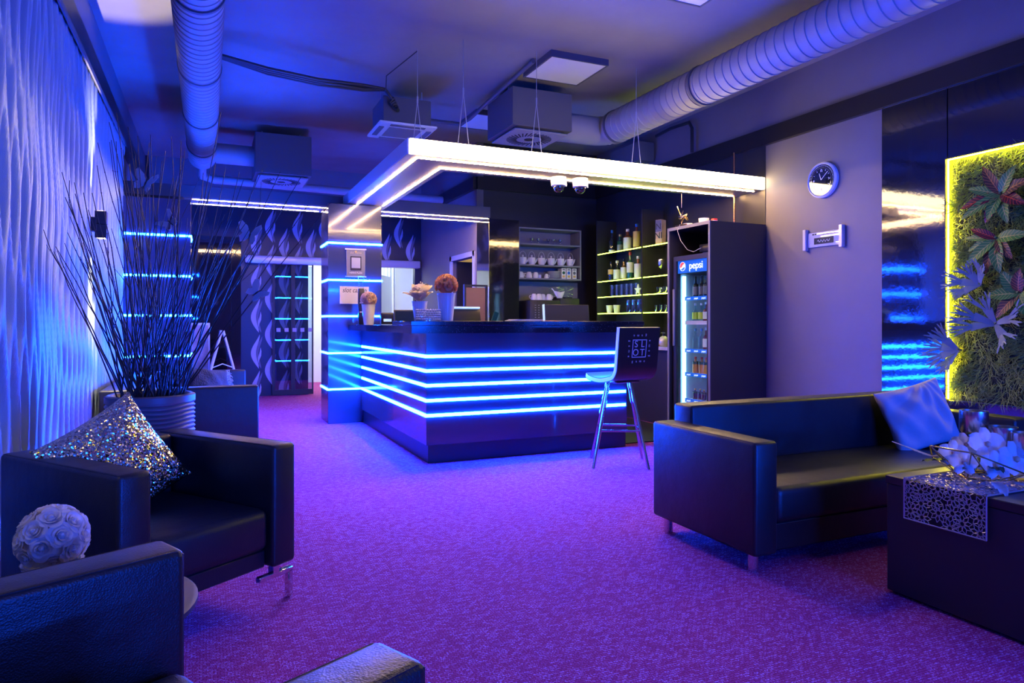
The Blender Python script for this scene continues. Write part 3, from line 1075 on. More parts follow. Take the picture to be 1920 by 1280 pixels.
croton('large croton with red, green and purple leaves high on the green wall', 3.045, 2.055, [
    (118, 0.26, 0.045, 'leaf_pink', 0.25), (158, 0.24, 0.04, 'leaf_green', 0.3), (190, 0.28, 0.045, 'leaf_red', 0.35),
    (208, 0.30, 0.045, 'leaf_green', 0.45), (60, 0.22, 0.05, 'leaf_green', 0.4), (20, 0.24, 0.05, 'leaf_pink', 0.5),
    (-25, 0.22, 0.05, 'leaf_red', 0.5), (-70, 0.24, 0.045, 'leaf_green', 0.5), (240, 0.22, 0.05, 'leaf_red', 0.3), (-110, 0.2, 0.05, 'leaf_green', 0.6)])
croton('croton with long green and violet leaves in the middle of the green wall', 3.075, 1.745, [
    (222, 0.28, 0.05, 'leaf_green', 0.4), (150, 0.2, 0.035, 'leaf_red', 0.3), (195, 0.22, 0.035, 'leaf_green', 0.2),
    (-80, 0.26, 0.055, 'leaf_green', 0.4), (-50, 0.2, 0.045, 'leaf_pink', 0.4), (255, 0.26, 0.045, 'leaf_pink', 0.35), (5, 0.24, 0.05, 'leaf_green', 0.4), (170, 0.24, 0.03, 'leaf_green', 0.15)])
croton('croton with broad green blue leaves at the right picture edge of the green wall', 2.93, 1.35, [
    (120, 0.2, 0.05, 'leaf_green', 0.4), (180, 0.2, 0.05, 'leaf_green', 0.4), (230, 0.22, 0.05, 'leaf_pink', 0.4), (-60, 0.2, 0.05, 'leaf_green', 0.4), (20, 0.2, 0.05, 'leaf_green', 0.4), (80, 0.18, 0.05, 'leaf_pink', 0.5)])


def antler(mb, p, d, nrm, L, W, lvl, rnd):
    p, d = Vector(p), Vector(d).normalized()
    nrm = Vector(nrm)
    s = d.cross(nrm).normalized()
    n = 5
    prev = None
    q = p.copy()
    for i in range(n + 1):
        t = i / n
        ww = W * (0.45 + 0.75 * t) if lvl < 2 else W * (1.0 - 0.55 * t ** 3)
        c = p + d * L * t + nrm * (0.10 * L * sin(t * 2.2)) - Vector((0, 0, 1)) * 0.08 * L * t * t
        ring = [mb.bm.verts.new(c + s * ww + nrm * 0.002), mb.bm.verts.new(c - s * ww + nrm * 0.002), mb.bm.verts.new(c - s * ww - nrm * 0.003), mb.bm.verts.new(c + s * ww - nrm * 0.003)]
        if prev:
            for k in range(4):
                mb.bm.faces.new((prev[k], prev[(k + 1) % 4], ring[(k + 1) % 4], ring[k]))
        else:
            mb.bm.faces.new(ring[::-1])
        prev = ring
        q = c
    mb.bm.faces.new(prev)
    if lvl < 2:
        m = 3 if lvl == 0 else 2
        for k in range(m):
            a = (k - (m - 1) / 2) * (0.42 if lvl == 0 else 0.55) + rnd.uniform(-0.1, 0.1)
            dd = (d * cos(a) + s * sin(a) + nrm * rnd.uniform(0, 0.25)).normalized()
            antler(mb, q - d * 0.012 + s * sin(a) * W * 0.8, dd, nrm, L * rnd.uniform(0.55, 0.8), W * 0.45, lvl + 1, rnd)


def staghorn(label, y, z, angs, L, seed):
    rnd = random.Random(seed)
    t = thing('staghorn_fern', label, 'plant', (XR - 0.05, y, z), group='grey fronds on the green wall')
    obj('stem', MB().tube([(0.04, 0, 0), (0, 0, 0.0), (-0.04, 0, 0.01)], 0.008, 6), M['green'], t)
    for ang in angs:
        mb = MB()
        a = R(ang)
        d = Vector((-rnd.uniform(0.25, 0.5), -cos(a), sin(a)))
        antler(mb, (-0.03, 0, 0), d, Vector((-0.93, 0, 0.3)).normalized(), L * rnd.uniform(0.42, 0.52), 0.028, 0, rnd)
        obj('frond', mb, M['fern'], t)


staghorn('grey staghorn frond on the green wall just below the crotons', 3.21, 1.425, (165, 115, 65, 205), 0.24, 1)
staghorn('grey staghorn frond on the green wall, lowest to the right', 3.10, 1.135, (150, 105, 185, 20, -40), 0.28, 2)
staghorn('grey staghorn frond overlapping the lit left edge of the grass', 3.37, 0.94, (165, 125, 205, 240), 0.24, 3)

# ================================================================== FRIDGE CABINET
cb = thing('fridge_cabinet', 'tall black open cabinet housing the drinks fridge', 'cabinet', (4.9, 5.72, 0))
obj('side_panel', MB().bx(4.525, 5.24, 5.385, 5.405, 0, 2.15), M['cabinet'], cb, world=True, smooth=False)
obj('side_panel', MB().bx(4.525, 5.24, 6.04, 6.06, 0, 2.15), M['cabinet'], cb, world=True, smooth=False)
obj('top_panel', MB().bx(4.525, 5.24, 5.405, 6.04, 2.12, 2.15), M['cabinet'], cb, world=True, smooth=False)
obj('back_panel', MB().bx(5.20, 5.24, 5.405, 6.04, 0, 2.12), M['cabinet'], cb, world=True, smooth=False)
mb = MB()
mb.bx(4.515, 4.525, 5.383, 5.407, 0, 2.152).bx(4.515, 4.525, 6.038, 6.062, 0, 2.152).bx(4.515, 4.525, 5.407, 6.038, 2.12, 2.152)
obj('edge_band', mb, M['edge'], cb, world=True, smooth=False)

fg = thing('drinks_fridge', 'glass door drinks fridge with a lit blue header inside the black cabinet', 'fridge', (4.87, 5.72, 0))
F0, F1 = 5.43, 6.01
mb = MB()
mb.bx(4.60, 5.18, F0, F0 + 0.03, 0.02, 1.83).bx(4.60, 5.18, F1 - 0.03, F1, 0.02, 1.83).bx(5.13, 5.18, F0 + 0.03, F1 - 0.03, 0.02, 1.83)
mb.bx(4.60, 5.13, F0 + 0.03, F1 - 0.03, 0.02, 0.16).bx(4.60, 5.13, F0 + 0.03, F1 - 0.03, 1.66, 1.83)
obj('housing', mb, M['black'], fg, world=True, smooth=False)
mb = MB()
mb.bx(5.115, 5.13, F0 + 0.03, F1 - 0.03, 0.16, 1.66)
for k in range(30):
    z = 0.2 + k * 0.048
    mb.bx(5.10, 5.116, F0 + 0.06, F1 - 0.06, z, z + 0.024, 0.006, 2)
mb.bx(4.62, 5.115, F0 + 0.03, F0 + 0.036, 0.16, 1.66).bx(4.62, 5.115, F1 - 0.036, F1 - 0.03, 0.16, 1.66)
obj('liner', mb, M['fridge_in'], fg, world=True)
obj('light_tube', MB().bx(4.64, 4.67, F1 - 0.065, F1 - 0.037, 0.2, 1.64).bx(4.64, 4.67, F0 + 0.037, F0 + 0.05, 0.2, 1.64), M['fridge_light'], fg, world=True, smooth=False)
mb = MB()
mb.bx(4.555, 4.595, F0, F0 + 0.045, 0.10, 1.845).bx(4.555, 4.595, F1 - 0.045, F1, 0.10, 1.845)
mb.bx(4.555, 4.595, F0 + 0.045, F1 - 0.045, 1.795, 1.845).bx(4.555, 4.595, F0 + 0.045, F1 - 0.045, 0.10, 0.15)
dr_ = obj('door', mb, M['black'], fg, world=True, smooth=False)
obj('glass_pane', MB().bx(4.57, 4.574, F0 + 0.045, F1 - 0.045, 0.15, 1.795), M['glass'], dr_, world=True, smooth=False)
obj('door_handle', MB().bx(4.53, 4.555, F1 - 0.035, F1 - 0.015, 0.9, 1.5, 0.005), M['edge'], dr_, world=True)
obj('header_sign', MB().bx(4.575, 4.582, F0 + 0.05, F1 - 0.05, 1.665, 1.795), M['pepsi_blue'], fg, world=True, smooth=False)
# logo: ball with red top, white wave, blue bottom, and the word
LG = thing  # (alias kept short)
RW = (pi / 2, 0, -pi / 2)
text('logo_word', 'pepsi', M['pepsi_white'], fg, 0.105, (4.568 - 4.87, 5.66 - 5.72, 1.733), RW, align='CENTER')
mb = MB()
cy, cz, rr = 5.875, 1.735, 0.047


def logo_poly(mb, f0, f1, x):
    n = 24
    top, bot = [], []
    for i in range(n + 1):
        a = -1 + 2 * i / n
        lim = math.sqrt(max(0, 1 - a * a))
        hi = max(-lim, min(lim, f1(a)))
        lo = max(-lim, min(lim, f0(a)))
        top.append(mb.bm.verts.new((x, cy - a * rr, cz + hi * rr)))
        bot.append(mb.bm.verts.new((x, cy - a * rr, cz + lo * rr)))
    for i in range(n):
        try:
            mb.bm.faces.new((bot[i], bot[i + 1], top[i + 1], top[i]))
        except ValueError:
            pass


logo_poly(mb, lambda a: -9, lambda a: 9, 4.5685)
obj('logo_disc', mb, M['pepsi_white'], fg, world=True, smooth=False, recalc=False)
mb = MB()
rr = 0.043
logo_poly(mb, lambda a: 0.12 + 0.38 * a + 0.2 * sin(a * 3), lambda a: 9, 4.568)
obj('logo_red', mb, M['pepsi_red'], fg, world=True, smooth=False, recalc=False)
mb = MB()
logo_poly(mb, lambda a: -9, lambda a: -0.42 + 0.12 * a + 0.15 * sin(a * 3), 4.568)
obj('logo_blue', mb, M['pepsi_blue'], fg, world=True, smooth=False, recalc=False)
SH = (1.415, 1.16, 0.866, 0.615, 0.34)
for z in SH:
    s = obj('shelf', MB().bx(4.66, 5.09, F0 + 0.04, F1 - 0.07, z - 0.012, z), M['white'], fg, world=True, smooth=False)
    obj('price_rail', MB().bx(4.652, 4.66, F0 + 0.04, F1 - 0.07, z - 0.034, z + 0.006), M['pepsi_blue'] if z != 1.16 else M['white'], s, world=True, smooth=False)
    if z != 1.16:
        for k in range(4):
            text('rail_word', 'pepsi', M['pepsi_white'], s, 0.03, (4.651 - 4.87, 5.52 + 0.12 * k - 5.72, z - 0.014), RW)

# ---- bottles


def bottle(label, loc, h, r, glassm, labelm, capm, group, neck=0.34, cat='bottle', rz=0, ribs=False, name='bottle', lab=(0.12, 0.5)):
    t = thing(name, label, cat, loc, rz, group)
    nb = 1 - neck
    prof = [(0, 0), (r * 0.95, 0), (r, 0.01), (r, h * (nb - 0.14)), (r * 0.85, h * (nb - 0.05)), (r * 0.42, h * nb), (r * 0.36, h * (nb + 0.05)), (r * 0.34, h * 0.93), (0, h * 0.93)]
    obj('glass_body', MB().lathe(prof, 18), glassm, t)
    if labelm:
        obj('label_band', MB().lathe([(r * 1.015, h * lab[0]), (r * 1.015, h * lab[1])], 18), labelm, t)
    obj('bottle_cap', MB().lathe([(r * 0.40, h * 0.88), (r * 0.40, h * 1.0), (0, h * 1.0)], 14), capm, t)
    return t


def redup(t, loc, label, rz=0):
    return dup(t, loc, rz, label)


GS = 'spirit bottles on the lit bar shelves'
ZT, Z2, Z3, Z4 = 2.085, 1.708, 1.495, 1.272
bottle('tall dark spirit bottle with pale base label, leftmost on the top lit shelf', (5.06, 8.03, ZT), 0.32, 0.042, M['b_dark'], M['label_white'], M['b_blue'], GS, lab=(0.04, 0.16))
bottle('small dark bottle with skull label, second on the top lit shelf', (5.06, 7.83, ZT), 0.24, 0.040, M['b_green'], M['olive'], M['label_gold'], GS, lab=(0.05, 0.42))
bottle('large whisky bottle with cream label and white cap on the top lit shelf', (5.06, 7.65, ZT), 0.29, 0.055, M['b_amber'], M['label_white'], M['white'], GS, lab=(0.06, 0.6), neck=0.28)
bottle('round gold lit bottle with blue neck on the top lit shelf', (5.06, 7.44, ZT), 0.33, 0.046, M['b_amber'], M['label_gold'], M['b_blue'], GS, lab=(0.1, 0.7), neck=0.3)
bottle('pale blue bottle partly behind the shelf divider on the top lit shelf', (5.06, 7.24, ZT), 0.24, 0.045, M['b_blue'], M['label_white'], M['white'], GS, lab=(0.2, 0.6))
for (y, h, r, g, l, c, lab, lb) in (
        (8.05, 0.27, 0.045, 'b_dark', 'label_gold', 'b_dark', 'square dark bottle with gold labels, leftmost on the second lit shelf', (0.35, 0.6)),
        (7.90, 0.27, 0.050, 'b_dark', 'label_white', 'white', 'bottle with broad white label and white cap, second on the second lit shelf', (0.08, 0.55)),
        (7.74, 0.28, 0.042, 'b_amber', 'label_white', 'b_dark', 'bourbon bottle with white label and clear stopper, third on the second lit shelf', (0.08, 0.6)),
        (7.59, 0.36, 0.045, 'b_green', 'label_white', 'red', 'tallest bottle with red neck foil on the second lit shelf', (0.25, 0.62)),
        (7.41, 0.29, 0.048, 'b_amber', 'label_white', 'alu', 'bottle with cream label and pourer, beside the shelf divider', (0.05, 0.66)),
        (7.24, 0.24, 0.035, 'b_blue', 'b_blue', 'b_dark', 'blue bottle just behind the divider on the second lit shelf', (0.1, 0.6))):
    bottle(lab, (5.06, y, Z2), h, r, M[g], M[l], M[c], GS, neck=0.32, lab=lb)
mx = thing('gift_box', 'tall orange and white printed bottle box on the top lit shelf', 'box', (5.06, 6.93, ZT))
obj('carton', MB().box((0, 0, 0.155), (0.09, 0.09, 0.31), 0.002, 1, rot=RZ(R(20))), M['pink'], mx)
obj('side_print', MB().box((0.0157, -0.043, 0.155), (0.088, 0.002, 0.305), rot=RZ(R(20))), M['poster'], mx, smooth=False)
text('print_letters', 'N\nNI', M['ink'], mx, 0.11, (-0.0448, -0.0163, 0.17), (pi / 2, 0, -pi / 2 + R(20)))
for zz in (0.09,):
    obj('print_patch', MB().box((-0.0430, -0.0155, 0.235), (0.002, 0.085, 0.14), rot=RZ(R(20))), M['paper_b'], mx, smooth=False)

# lit shelves
su = thing('bottle_shelf', 'black wall shelf unit with four lime lit glass shelves behind the bar', 'shelf unit', (5.1, 7.2, 1.1))
obj('end_panel', MB().bx(4.93, 5.24, 8.20, 8.225, 0.90, 2.55), M['cabinet'], su, world=True, smooth=False)
obj('divider', MB().bx(4.925, 5.24, 7.12, 7.145, 0.90, 2.55), M['cabinet'], su, world=True, smooth=False)
for z in (ZT, Z2, Z3, Z4):
    for (a, b) in ((6.10, 7.12), (7.145, 8.20)):
        s = obj('glass_shelf', MB().bx(4.94, 5.235, a, b, z - 0.010, z), M['glass'], su, world=True, smooth=False)
        obj('led_strip', MB().bx(4.930, 4.939, a + 0.01, b - 0.01, z - 0.010, z + 0.000), M['led_lime'], s, world=True, smooth=False)


def tumbler(label, loc, h, r0, r1, group, cat='glass', name='drinking_glass', m='glass_bright', parts=False):
    p = [(0, 0.0), (r0, 0.0), (r1, h), (r1 - 0.003, h), (r0 - 0.003, 0.012), (0, 0.012)]
    return tag(obj(name, MB().lathe(p, 18), M[m], loc=loc), label, cat, group)


GG = 'clear glasses on the lit bar shelves'
for i, y in enumerate((8.02, 7.90, 7.78, 7.66, 7.55, 7.44)):
    tumbler('clear tall glass in the row on the third lit shelf', (5.06, y, Z3), 0.16, 0.028, 0.035, GG)
st = tag(obj('starfish_ornament', MB().prism([(0.075 * (1 if k % 2 == 0 else 0.42) * cos(pi / 2 + k * pi / 5), 0.075 * (1 if k % 2 == 0 else 0.42) * sin(pi / 2 + k * pi / 5)) for k in range(10)], -0.008, 0.008, mtx=RY(pi / 2) @ RZ(pi / 2)), M['china'], loc=(5.0, 7.32, Z3 + 0.065)), 'pale star shaped ornament standing at the right end of the third lit shelf', 'ornament')
for i, y in enumerate((7.62, 7.50, 7.38, 7.28, 7.20)):
    tumbler('clear tall glass in the row on the lowest lit shelf', (5.06, y, Z4), 0.17, 0.030, 0.038, GG)
for (y, lab) in ((8.04, 'pale stoneware cup at the left end of the lowest lit shelf'), (7.86, 'pale stoneware cup beside the tall glasses on the lowest lit shelf')):
    tumbler(lab, (5.03, y, Z4), 0.11, 0.036, 0.05, 'stoneware cups', 'cup', 'stoneware_cup', 'label_white')
for (y, lab) in ((6.95, 'left one of two round tumblers on the third lit shelf'), (6.82, 'right one of two round tumblers on the third lit shelf')):
    tumbler(lab, (5.06, y, Z3), 0.085, 0.036, 0.046, GG)
for i, y in enumerate((7.02, 6.92, 6.82)):
    tumbler('small shot glass at the right of the lowest lit shelf', (5.06, y, Z4), 0.09, 0.018, 0.026, GG)
wg = thing('wine_glass', 'single stemmed glass standing on the second lit shelf by the fridge', 'glass', (5.06, 6.92, Z2))
obj('bowl', MB().lathe([(0.004, 0.09), (0.03, 0.11), (0.042, 0.15), (0.036, 0.21), (0.034, 0.21), (0.039, 0.15), (0.028, 0.113), (0, 0.095)], 20), M['mercury'], wg)
obj('stem', MB().lathe([(0, 0), (0.035, 0.002), (0.006, 0.012), (0.004, 0.09), (0, 0.09)], 16), M['glass'], wg)

# drinks in the fridge
GF = 'bottles inside the drinks fridge'
protos = {}
rows = [
    (SH[0], [('b_dark', 'olive', 'b_dark', 0.22, 0.032, 'dark bottle on the top fridge shelf')] * 4 + [('b_cherry', 'label_white', 'red', 0.22, 0.032, 'bottle with red cap at the right of the top fridge shelf')]),
    (SH[1], [('b_clear', 'lime_label', 'white', 0.19, 0.036, 'clear bottle with lime green label on the second fridge shelf'), ('b_clear', 'lime_label', 'white', 0.19, 0.036, 'clear bottle with lime green label on the second fridge shelf'),
             ('b_cherry', 'label_white', 'white', 0.20, 0.034, 'dark red bottle with white label on the second fridge shelf'), ('b_amber', 'label_gold', 'white', 0.20, 0.034, 'amber bottle with gold label on the second fridge shelf'), ('b_orange', 'lime_label', 'b_green', 0.20, 0.034, 'orange bottle at the right of the second fridge shelf')]),
    (SH[2], [('b_clear', None, 'b_blue', 0.22, 0.034, 'clear bottle without label on the third fridge shelf')] * 2 + [('b_cherry', 'label_white', 'alu', 0.23, 0.035, 'dark bottle with white fruit label on the third fridge shelf')] * 3),
    (SH[3], [('b_orange', 'b_green', 'red', 0.17, 0.034, 'orange juice bottle with red cap on the fourth fridge shelf')] * 3 + [('b_cherry', 'b_green', 'red', 0.165, 0.032, 'dark cherry juice bottle with red cap on the fourth fridge shelf')] * 2),
    (SH[4], [('b_dark', 'b_green', 'label_gold', 0.11, 0.026, 'small dark bottle with gold cap on the lowest visible fridge shelf')] * 6)]
for z, items in rows:
    n = len(items)
    for i, (g, l, c, h, r, lab) in enumerate(items):
        y = 5.905 - (i + 0.5) * (0.42 / n)
        kk = (lab,)
        if kk in protos:
            redup(protos[kk], (4.73 + 0.012 * (i % 2), y, z), lab)
        else:
            protos[kk] = bottle(lab, (4.73 + 0.012 * (i % 2), y, z), h, r, M[g], M[l] if l else None, M[c], GF, lab=(0.55, 0.72) if l == 'b_green' else (0.12, 0.5))

# on top of the cabinet
for (x, y, r, h, m, lab) in ((4.72, 5.98, 0.05, 0.055, 'china', 'white jar on top of the fridge cabinet, left of the gold ornament'), (4.72, 5.72, 0.055, 0.075, 'china', 'white jar on top of the fridge cabinet, right of the gold ornament')):
    tumbler(lab, (x, y, 2.153), h, r * 0.9, r, 'white jars on the cabinet', 'jar', 'jar', m)
rl = thing('red_jar', 'small jar with a red lid on top of the fridge cabinet', 'jar', (4.72, 5.56, 2.153))
obj('glass_body', MB().lathe([(0, 0), (0.03, 0), (0.034, 0.03), (0, 0.03)], 16), M['china'], rl)
obj('lid', MB().lathe([(0.034, 0.03), (0.03, 0.05), (0, 0.055)], 16), M['red'], rl)
go = thing('gold_ornament', 'gold leafy wire ornament with a dangling cord on the cabinet front edge', 'ornament', (4.56, 5.88, 2.154))
mb = MB()
mb.tube([(0, -0.08, 0.01), (0, 0.1, 0.01)], 0.012, 6)
mb.tube([(0, 0, 0), (0.01, 0.01, 0.1), (-0.01, 0.06, 0.22)], 0.006, 6)
mb.tube([(0, 0, 0.06), (0, -0.05, 0.1), (0, -0.1, 0.06)], 0.012, 6)
obj('twig', mb, M['gold'], go)
mb = MB()
for a in (0.5, 1.6, 2.6):
    leaf(mb, (0, 0, 0.08), (0, cos(a), sin(a)), (-1, 0, 0), 0.09, 0.018)
obj('leaf', mb, M['gold'], go, recalc=False)
obj('cord', MB().tube([(-0.02, 0, 0.02), (-0.06, -0.01, -0.05), (-0.055, -0.06, -0.16), (-0.05, -0.16, -0.26), (-0.05, -0.26, -0.29), (-0.04, -0.36, -0.26)], 0.003, 6), M['wire'], go)
obj('hanging_thread', MB().tube([(0, 0, 0.2), (0, 0, 0.345)], 0.002, 5), M['wire'], go)
eq = thing('receiver_box', 'dark electronic box lying above the fridge inside the cabinet', 'electronics', (4.85, 5.62, 1.87))
obj('case', MB().box((0, 0, 0.05), (0.3, 0.3, 0.08), 0.008), M['plinth'], eq)
obj('foot', MB().box((0, 0, 0.0), (0.25, 0.25, 0.03)), M['black'], eq)
tag(obj('copper_pipe', MB().tube([(5.15, 5.75, 2.152), (5.15, 5.75, 2.96)], 0.011, 10), M['copper']), 'vertical copper pipe rising behind the fridge cabinet top', 'pipe')

# ================================================================== BACK BAR
bc = thing('back_counter', 'dark back counter with pale top running behind the bar', 'counter', (4.9, 7.5, 0))
obj('base_cabinet', MB().bx(4.66, 5.23, 6.08, 8.73, 0, 0.84).bx(3.82, 4.66, 8.18, 8.73, 0, 0.84), M['cabinet'], bc, world=True, smooth=False)
obj('counter_top', MB().bx(4.62, 5.235, 6.07, 8.735, 0.84, 0.875).bx(3.80, 4.62, 8.15, 8.735, 0.84, 0.875), M['alu'], bc, world=True, smooth=False)
sd_ = thing('soap_dispenser', 'round silver soap dispenser on the back counter beside the fridge cabinet', 'dispenser', (4.76, 6.46, 0.876))
obj('body', MB().lathe([(0, 0), (0.045, 0), (0.062, 0.03), (0.062, 0.07), (0.04, 0.105), (0.016, 0.118), (0, 0.118)], 22), M['alu'], sd_)
obj('pump', MB().lathe([(0.012, 0.118), (0.014, 0.15), (0.02, 0.155), (0.02, 0.165), (0, 0.165)], 14).tube([(0, 0, 0.16), (-0.045, 0, 0.155)], 0.006, 6), M['chrome'], sd_)
tag(obj('sponge', MB().box((4.70, 6.52, 0.893), (0.06, 0.10, 0.032), 0.006), M['yellow_sponge']), 'yellow sponge lying in front of the silver soap dispenser', 'sponge')
struct('wall_inner_backsplash', MB().bx(3.80, 4.92, 8.735, 8.75, 0.876, 1.72), M['olive'])

ts = thing('teapot_shelf', 'grey open wall shelf holding white teapots and cups behind the bar', 'shelf unit', (4.33, 8.6, 1.75))
TX0, TX1, TY0, TY1 = 3.85, 4.82, 8.45, 8.74
obj('side_panel', MB().bx(TX0, TX0 + 0.022, TY0, TY1, 1.735, 2.44), M['olive'], ts, world=True, smooth=False)
obj('side_panel', MB().bx(TX1 - 0.022, TX1, TY0, TY1, 1.735, 2.44), M['olive'], ts, world=True, smooth=False)
obj('back_panel', MB().bx(TX0, TX1, TY1 - 0.01, TY1, 1.735, 2.44), M['olive'], ts, world=True, smooth=False)
for z in (1.735, 1.918, 2.205, 2.42):
    obj('shelf_board', MB().bx(TX0 + 0.022, TX1 - 0.022, TY0, TY1 - 0.01, z, z + 0.02), M['olive'], ts, world=True, smooth=False)
tp = None
for i, x in enumerate((3.965, 4.10, 4.25, 4.40, 4.55, 4.70)):
    lab = ['leftmost white teapot on the open shelf', 'second white teapot from the left on the open shelf', 'third white teapot from the left on the open shelf',
           'fourth white teapot from the left on the open shelf', 'fifth white teapot from the left on the open shelf', 'rightmost white teapot, turned away, on the open shelf'][i]
    if tp is None:
        tp = thing('teapot', lab, 'teapot', (x, 8.56, 1.939), 0, 'white teapots on the shelf')
        obj('pot_body', MB().lathe([(0, 0), (0.038, 0), (0.050, 0.03), (0.055, 0.07), (0.052, 0.10), (0.048, 0.102), (0, 0.108)], 22), M['china'], tp)
        obj('lid_knob', MB().lathe([(0.012, 0.106), (0.008, 0.115), (0.014, 0.125), (0.010, 0.135), (0, 0.137)], 12), M['china'], tp)
        obj('spout', MB().tube([(0.045, 0, 0.03), (0.072, 0, 0.06), (0.088, 0, 0.095)], [0.016, 0.011, 0.007], 10), M['china'], tp)
        obj('wire_handle', MB().tube([(0.052 * cos(a), 0, 0.10 + 0.085 * sin(a)) for a in [i_ * pi / 12 for i_ in range(13)]], 0.004, 6), M['wire'], tp)
    else:
        dup(tp, (x, 8.56, 1.939), (0.08 * (i % 3) if i < 5 else -1.2), lab)


def cup(label, loc, rz, r=0.042, h=0.075, up=True, group='white coffee cups'):
    t = thing('coffee_cup', label, 'cup', loc, rz, group)
    z0, z1 = (0, h)
    if up:
        p = [(0, 0), (r * 0.6, 0), (r * 0.9, h * 0.45), (r, h), (r - 0.003, h), (r * 0.85, h * 0.45), (0, 0.006)]
    else:
        p = [(r, 0), (r * 0.98, h * 0.4), (r * 0.75, h * 0.85), (r * 0.5, h), (0, h)]
    obj('bowl', MB().lathe(p, 20), M['china'], t)
    obj('handle', MB().tube([(r * 0.85, 0, h * 0.3), (r * 1.35, 0, h * 0.3), (r * 1.5, 0, h * 0.5), (r * 1.35, 0, h * 0.72), (r * 0.9, 0, h * 0.75)], 0.005, 6), M['china'], t)
    return t


c0 = cup('upturned white cup at the left end of the lowest teapot shelf board', (3.925, 8.54, 1.756), 0.3, 0.045, 0.085, False)
dup(c0, (4.045, 8.53, 1.756), pi - 0.3, 'upturned white cup, second on the lowest teapot shelf board')
dup(c0, (4.155, 8.55, 1.756), 2.5, 'upturned white cup, third on the lowest teapot shelf board')
cup('small white espresso cup beside the plates on the teapot shelf', (4.31, 8.53, 1.756), 0, 0.032, 0.065, False)
tag(obj('espresso_cup', MB().lathe([(0, 0), (0.03, 0), (0.032, 0.055), (0, 0.055)], 18), M['china'], loc=(4.235, 8.60, 1.756)), 'tiny cup between the upturned cups and the espresso cup', 'cup')
for k in range(8):
    tag(obj('plate', MB().lathe([(0, 0), (0.05, 0), (0.09, 0.010), (0.092, 0.013), (0.05, 0.004), (0, 0.004)], 28), M['china'], loc=(4.435, 8.56, 1.756 + 0.013 * k)), 'white plate in the stack on the teapot shelf', 'plate', 'stacked white plates')
for i, (x, mm, lab) in enumerate(((4.565, 'b_green', 'white tea box with a green print, left of three'), (4.645, 'b_blue', 'white tea box with a teal print, middle of three'), (4.735, 'paper_b', 'white tea box with a grey print, right of three'))):
    t = thing('tea_box', lab + ' on the teapot shelf', 'box', (x, 8.55, 1.756), 0, 'tea boxes on the shelf')
    obj('carton', MB().box((0, 0, 0.075), (0.068, 0.11, 0.15)), M['label_white'], t, smooth=False)
    obj('round_print', MB().lathe([(0, 0.0), (0.022, 0.0), (0.022, 0.001), (0, 0.001)], 18, (0, -0.055, 0.085), RX(pi / 2)), M[mm], t)
    obj('lower_print', MB().box((0, -0.0555, 0.035), (0.04, 0.001, 0.03)), M['label_gold'], t, smooth=False)
    obj('upper_print', MB().box((0, -0.0555, 0.13), (0.04, 0.001, 0.02)), M['olive'], t, smooth=False)
for i, x in enumerate((4.10, 4.20, 4.36, 4.44, 4.55)):
    t = thing('stem_glass', 'small stemmed glass in the row on the top teapot shelf board', 'glass', (x, 8.57, 2.226), 0, 'small stemmed glasses')
    obj('bowl', MB().lathe([(0.004, 0.045), (0.022, 0.055), (0.027, 0.085), (0.025, 0.086), (0.018, 0.058), (0, 0.05)], 16), M['glass_bright'], t)
    obj('foot', MB().lathe([(0, 0), (0.02, 0.002), (0.005, 0.01), (0.004, 0.047), (0, 0.047)], 14), M['glass_bright'], t)

cm = thing('coffee_machine', 'black coffee machine with cups on top on the back counter', 'coffee machine', (4.25, 8.42, 0.876))
obj('body', MB().box((-0.12, 0, 0.285), (0.46, 0.45, 0.57), 0.02), M['black'], cm)
obj('grinder_block', MB().box((0.26, 0, 0.30), (0.30, 0.42, 0.60), 0.02), M['black'], cm)
mb = MB()
for k in range(8):
    for x in (-0.27, -0.22):
        mb.box((x, -0.226, 0.50 - 0.032 * k), (0.02, 0.004, 0.010))
obj('vent_slots', mb, M['edge'], cm, smooth=False)
for x in (0.16, 0.30):
    obj('bean_hopper', MB().box((x, 0, 0.69), (0.125, 0.22, 0.16), 0.006), M['glass'], cm)
    obj('hopper_base', MB().box((x, 0, 0.605), (0.11, 0.2, 0.03), 0.006), M['black'], cm)
obj('spout', MB().box((0.26, -0.24, 0.35), (0.10, 0.06, 0.10), 0.01), M['edge'], cm)
for i, (x, y, rz) in enumerate(((4.02, 8.32, 3.0), (4.09, 8.31, 3.2), (4.17, 8.36, 2.6), (4.24, 8.31, 0.2))):
    dup(c0, (x, y, 1.4475), rz, ['leftmost upturned white cup on the coffee machine', 'second upturned white cup on the coffee machine', 'upturned white cup standing a little back on the coffee machine', 'rightmost upturned white cup on the coffee machine'][i])
sb = thing('sauce_boat', 'white china sauce boat lying on the coffee machine by the hoppers', 'jug', (4.38, 8.27, 1.478))
obj('bowl', MB().grid(lambda u, v: (0.08 * (1 - 0.5 * 0) * cos(2 * pi * u) * (0.5 + 0.5 * v), 0.04 * sin(2 * pi * u) * (0.5 + 0.5 * v), 0.075 * v + 0.02 * v * abs(cos(2 * pi * u))), 24, 4, closed_u=True), M['china'], sb)
obj('handle', MB().tube([(-0.05, 0, 0.03), (-0.09, 0, 0.10), (-0.12, 0, 0.13)], 0.008, 8), M['china'], sb)

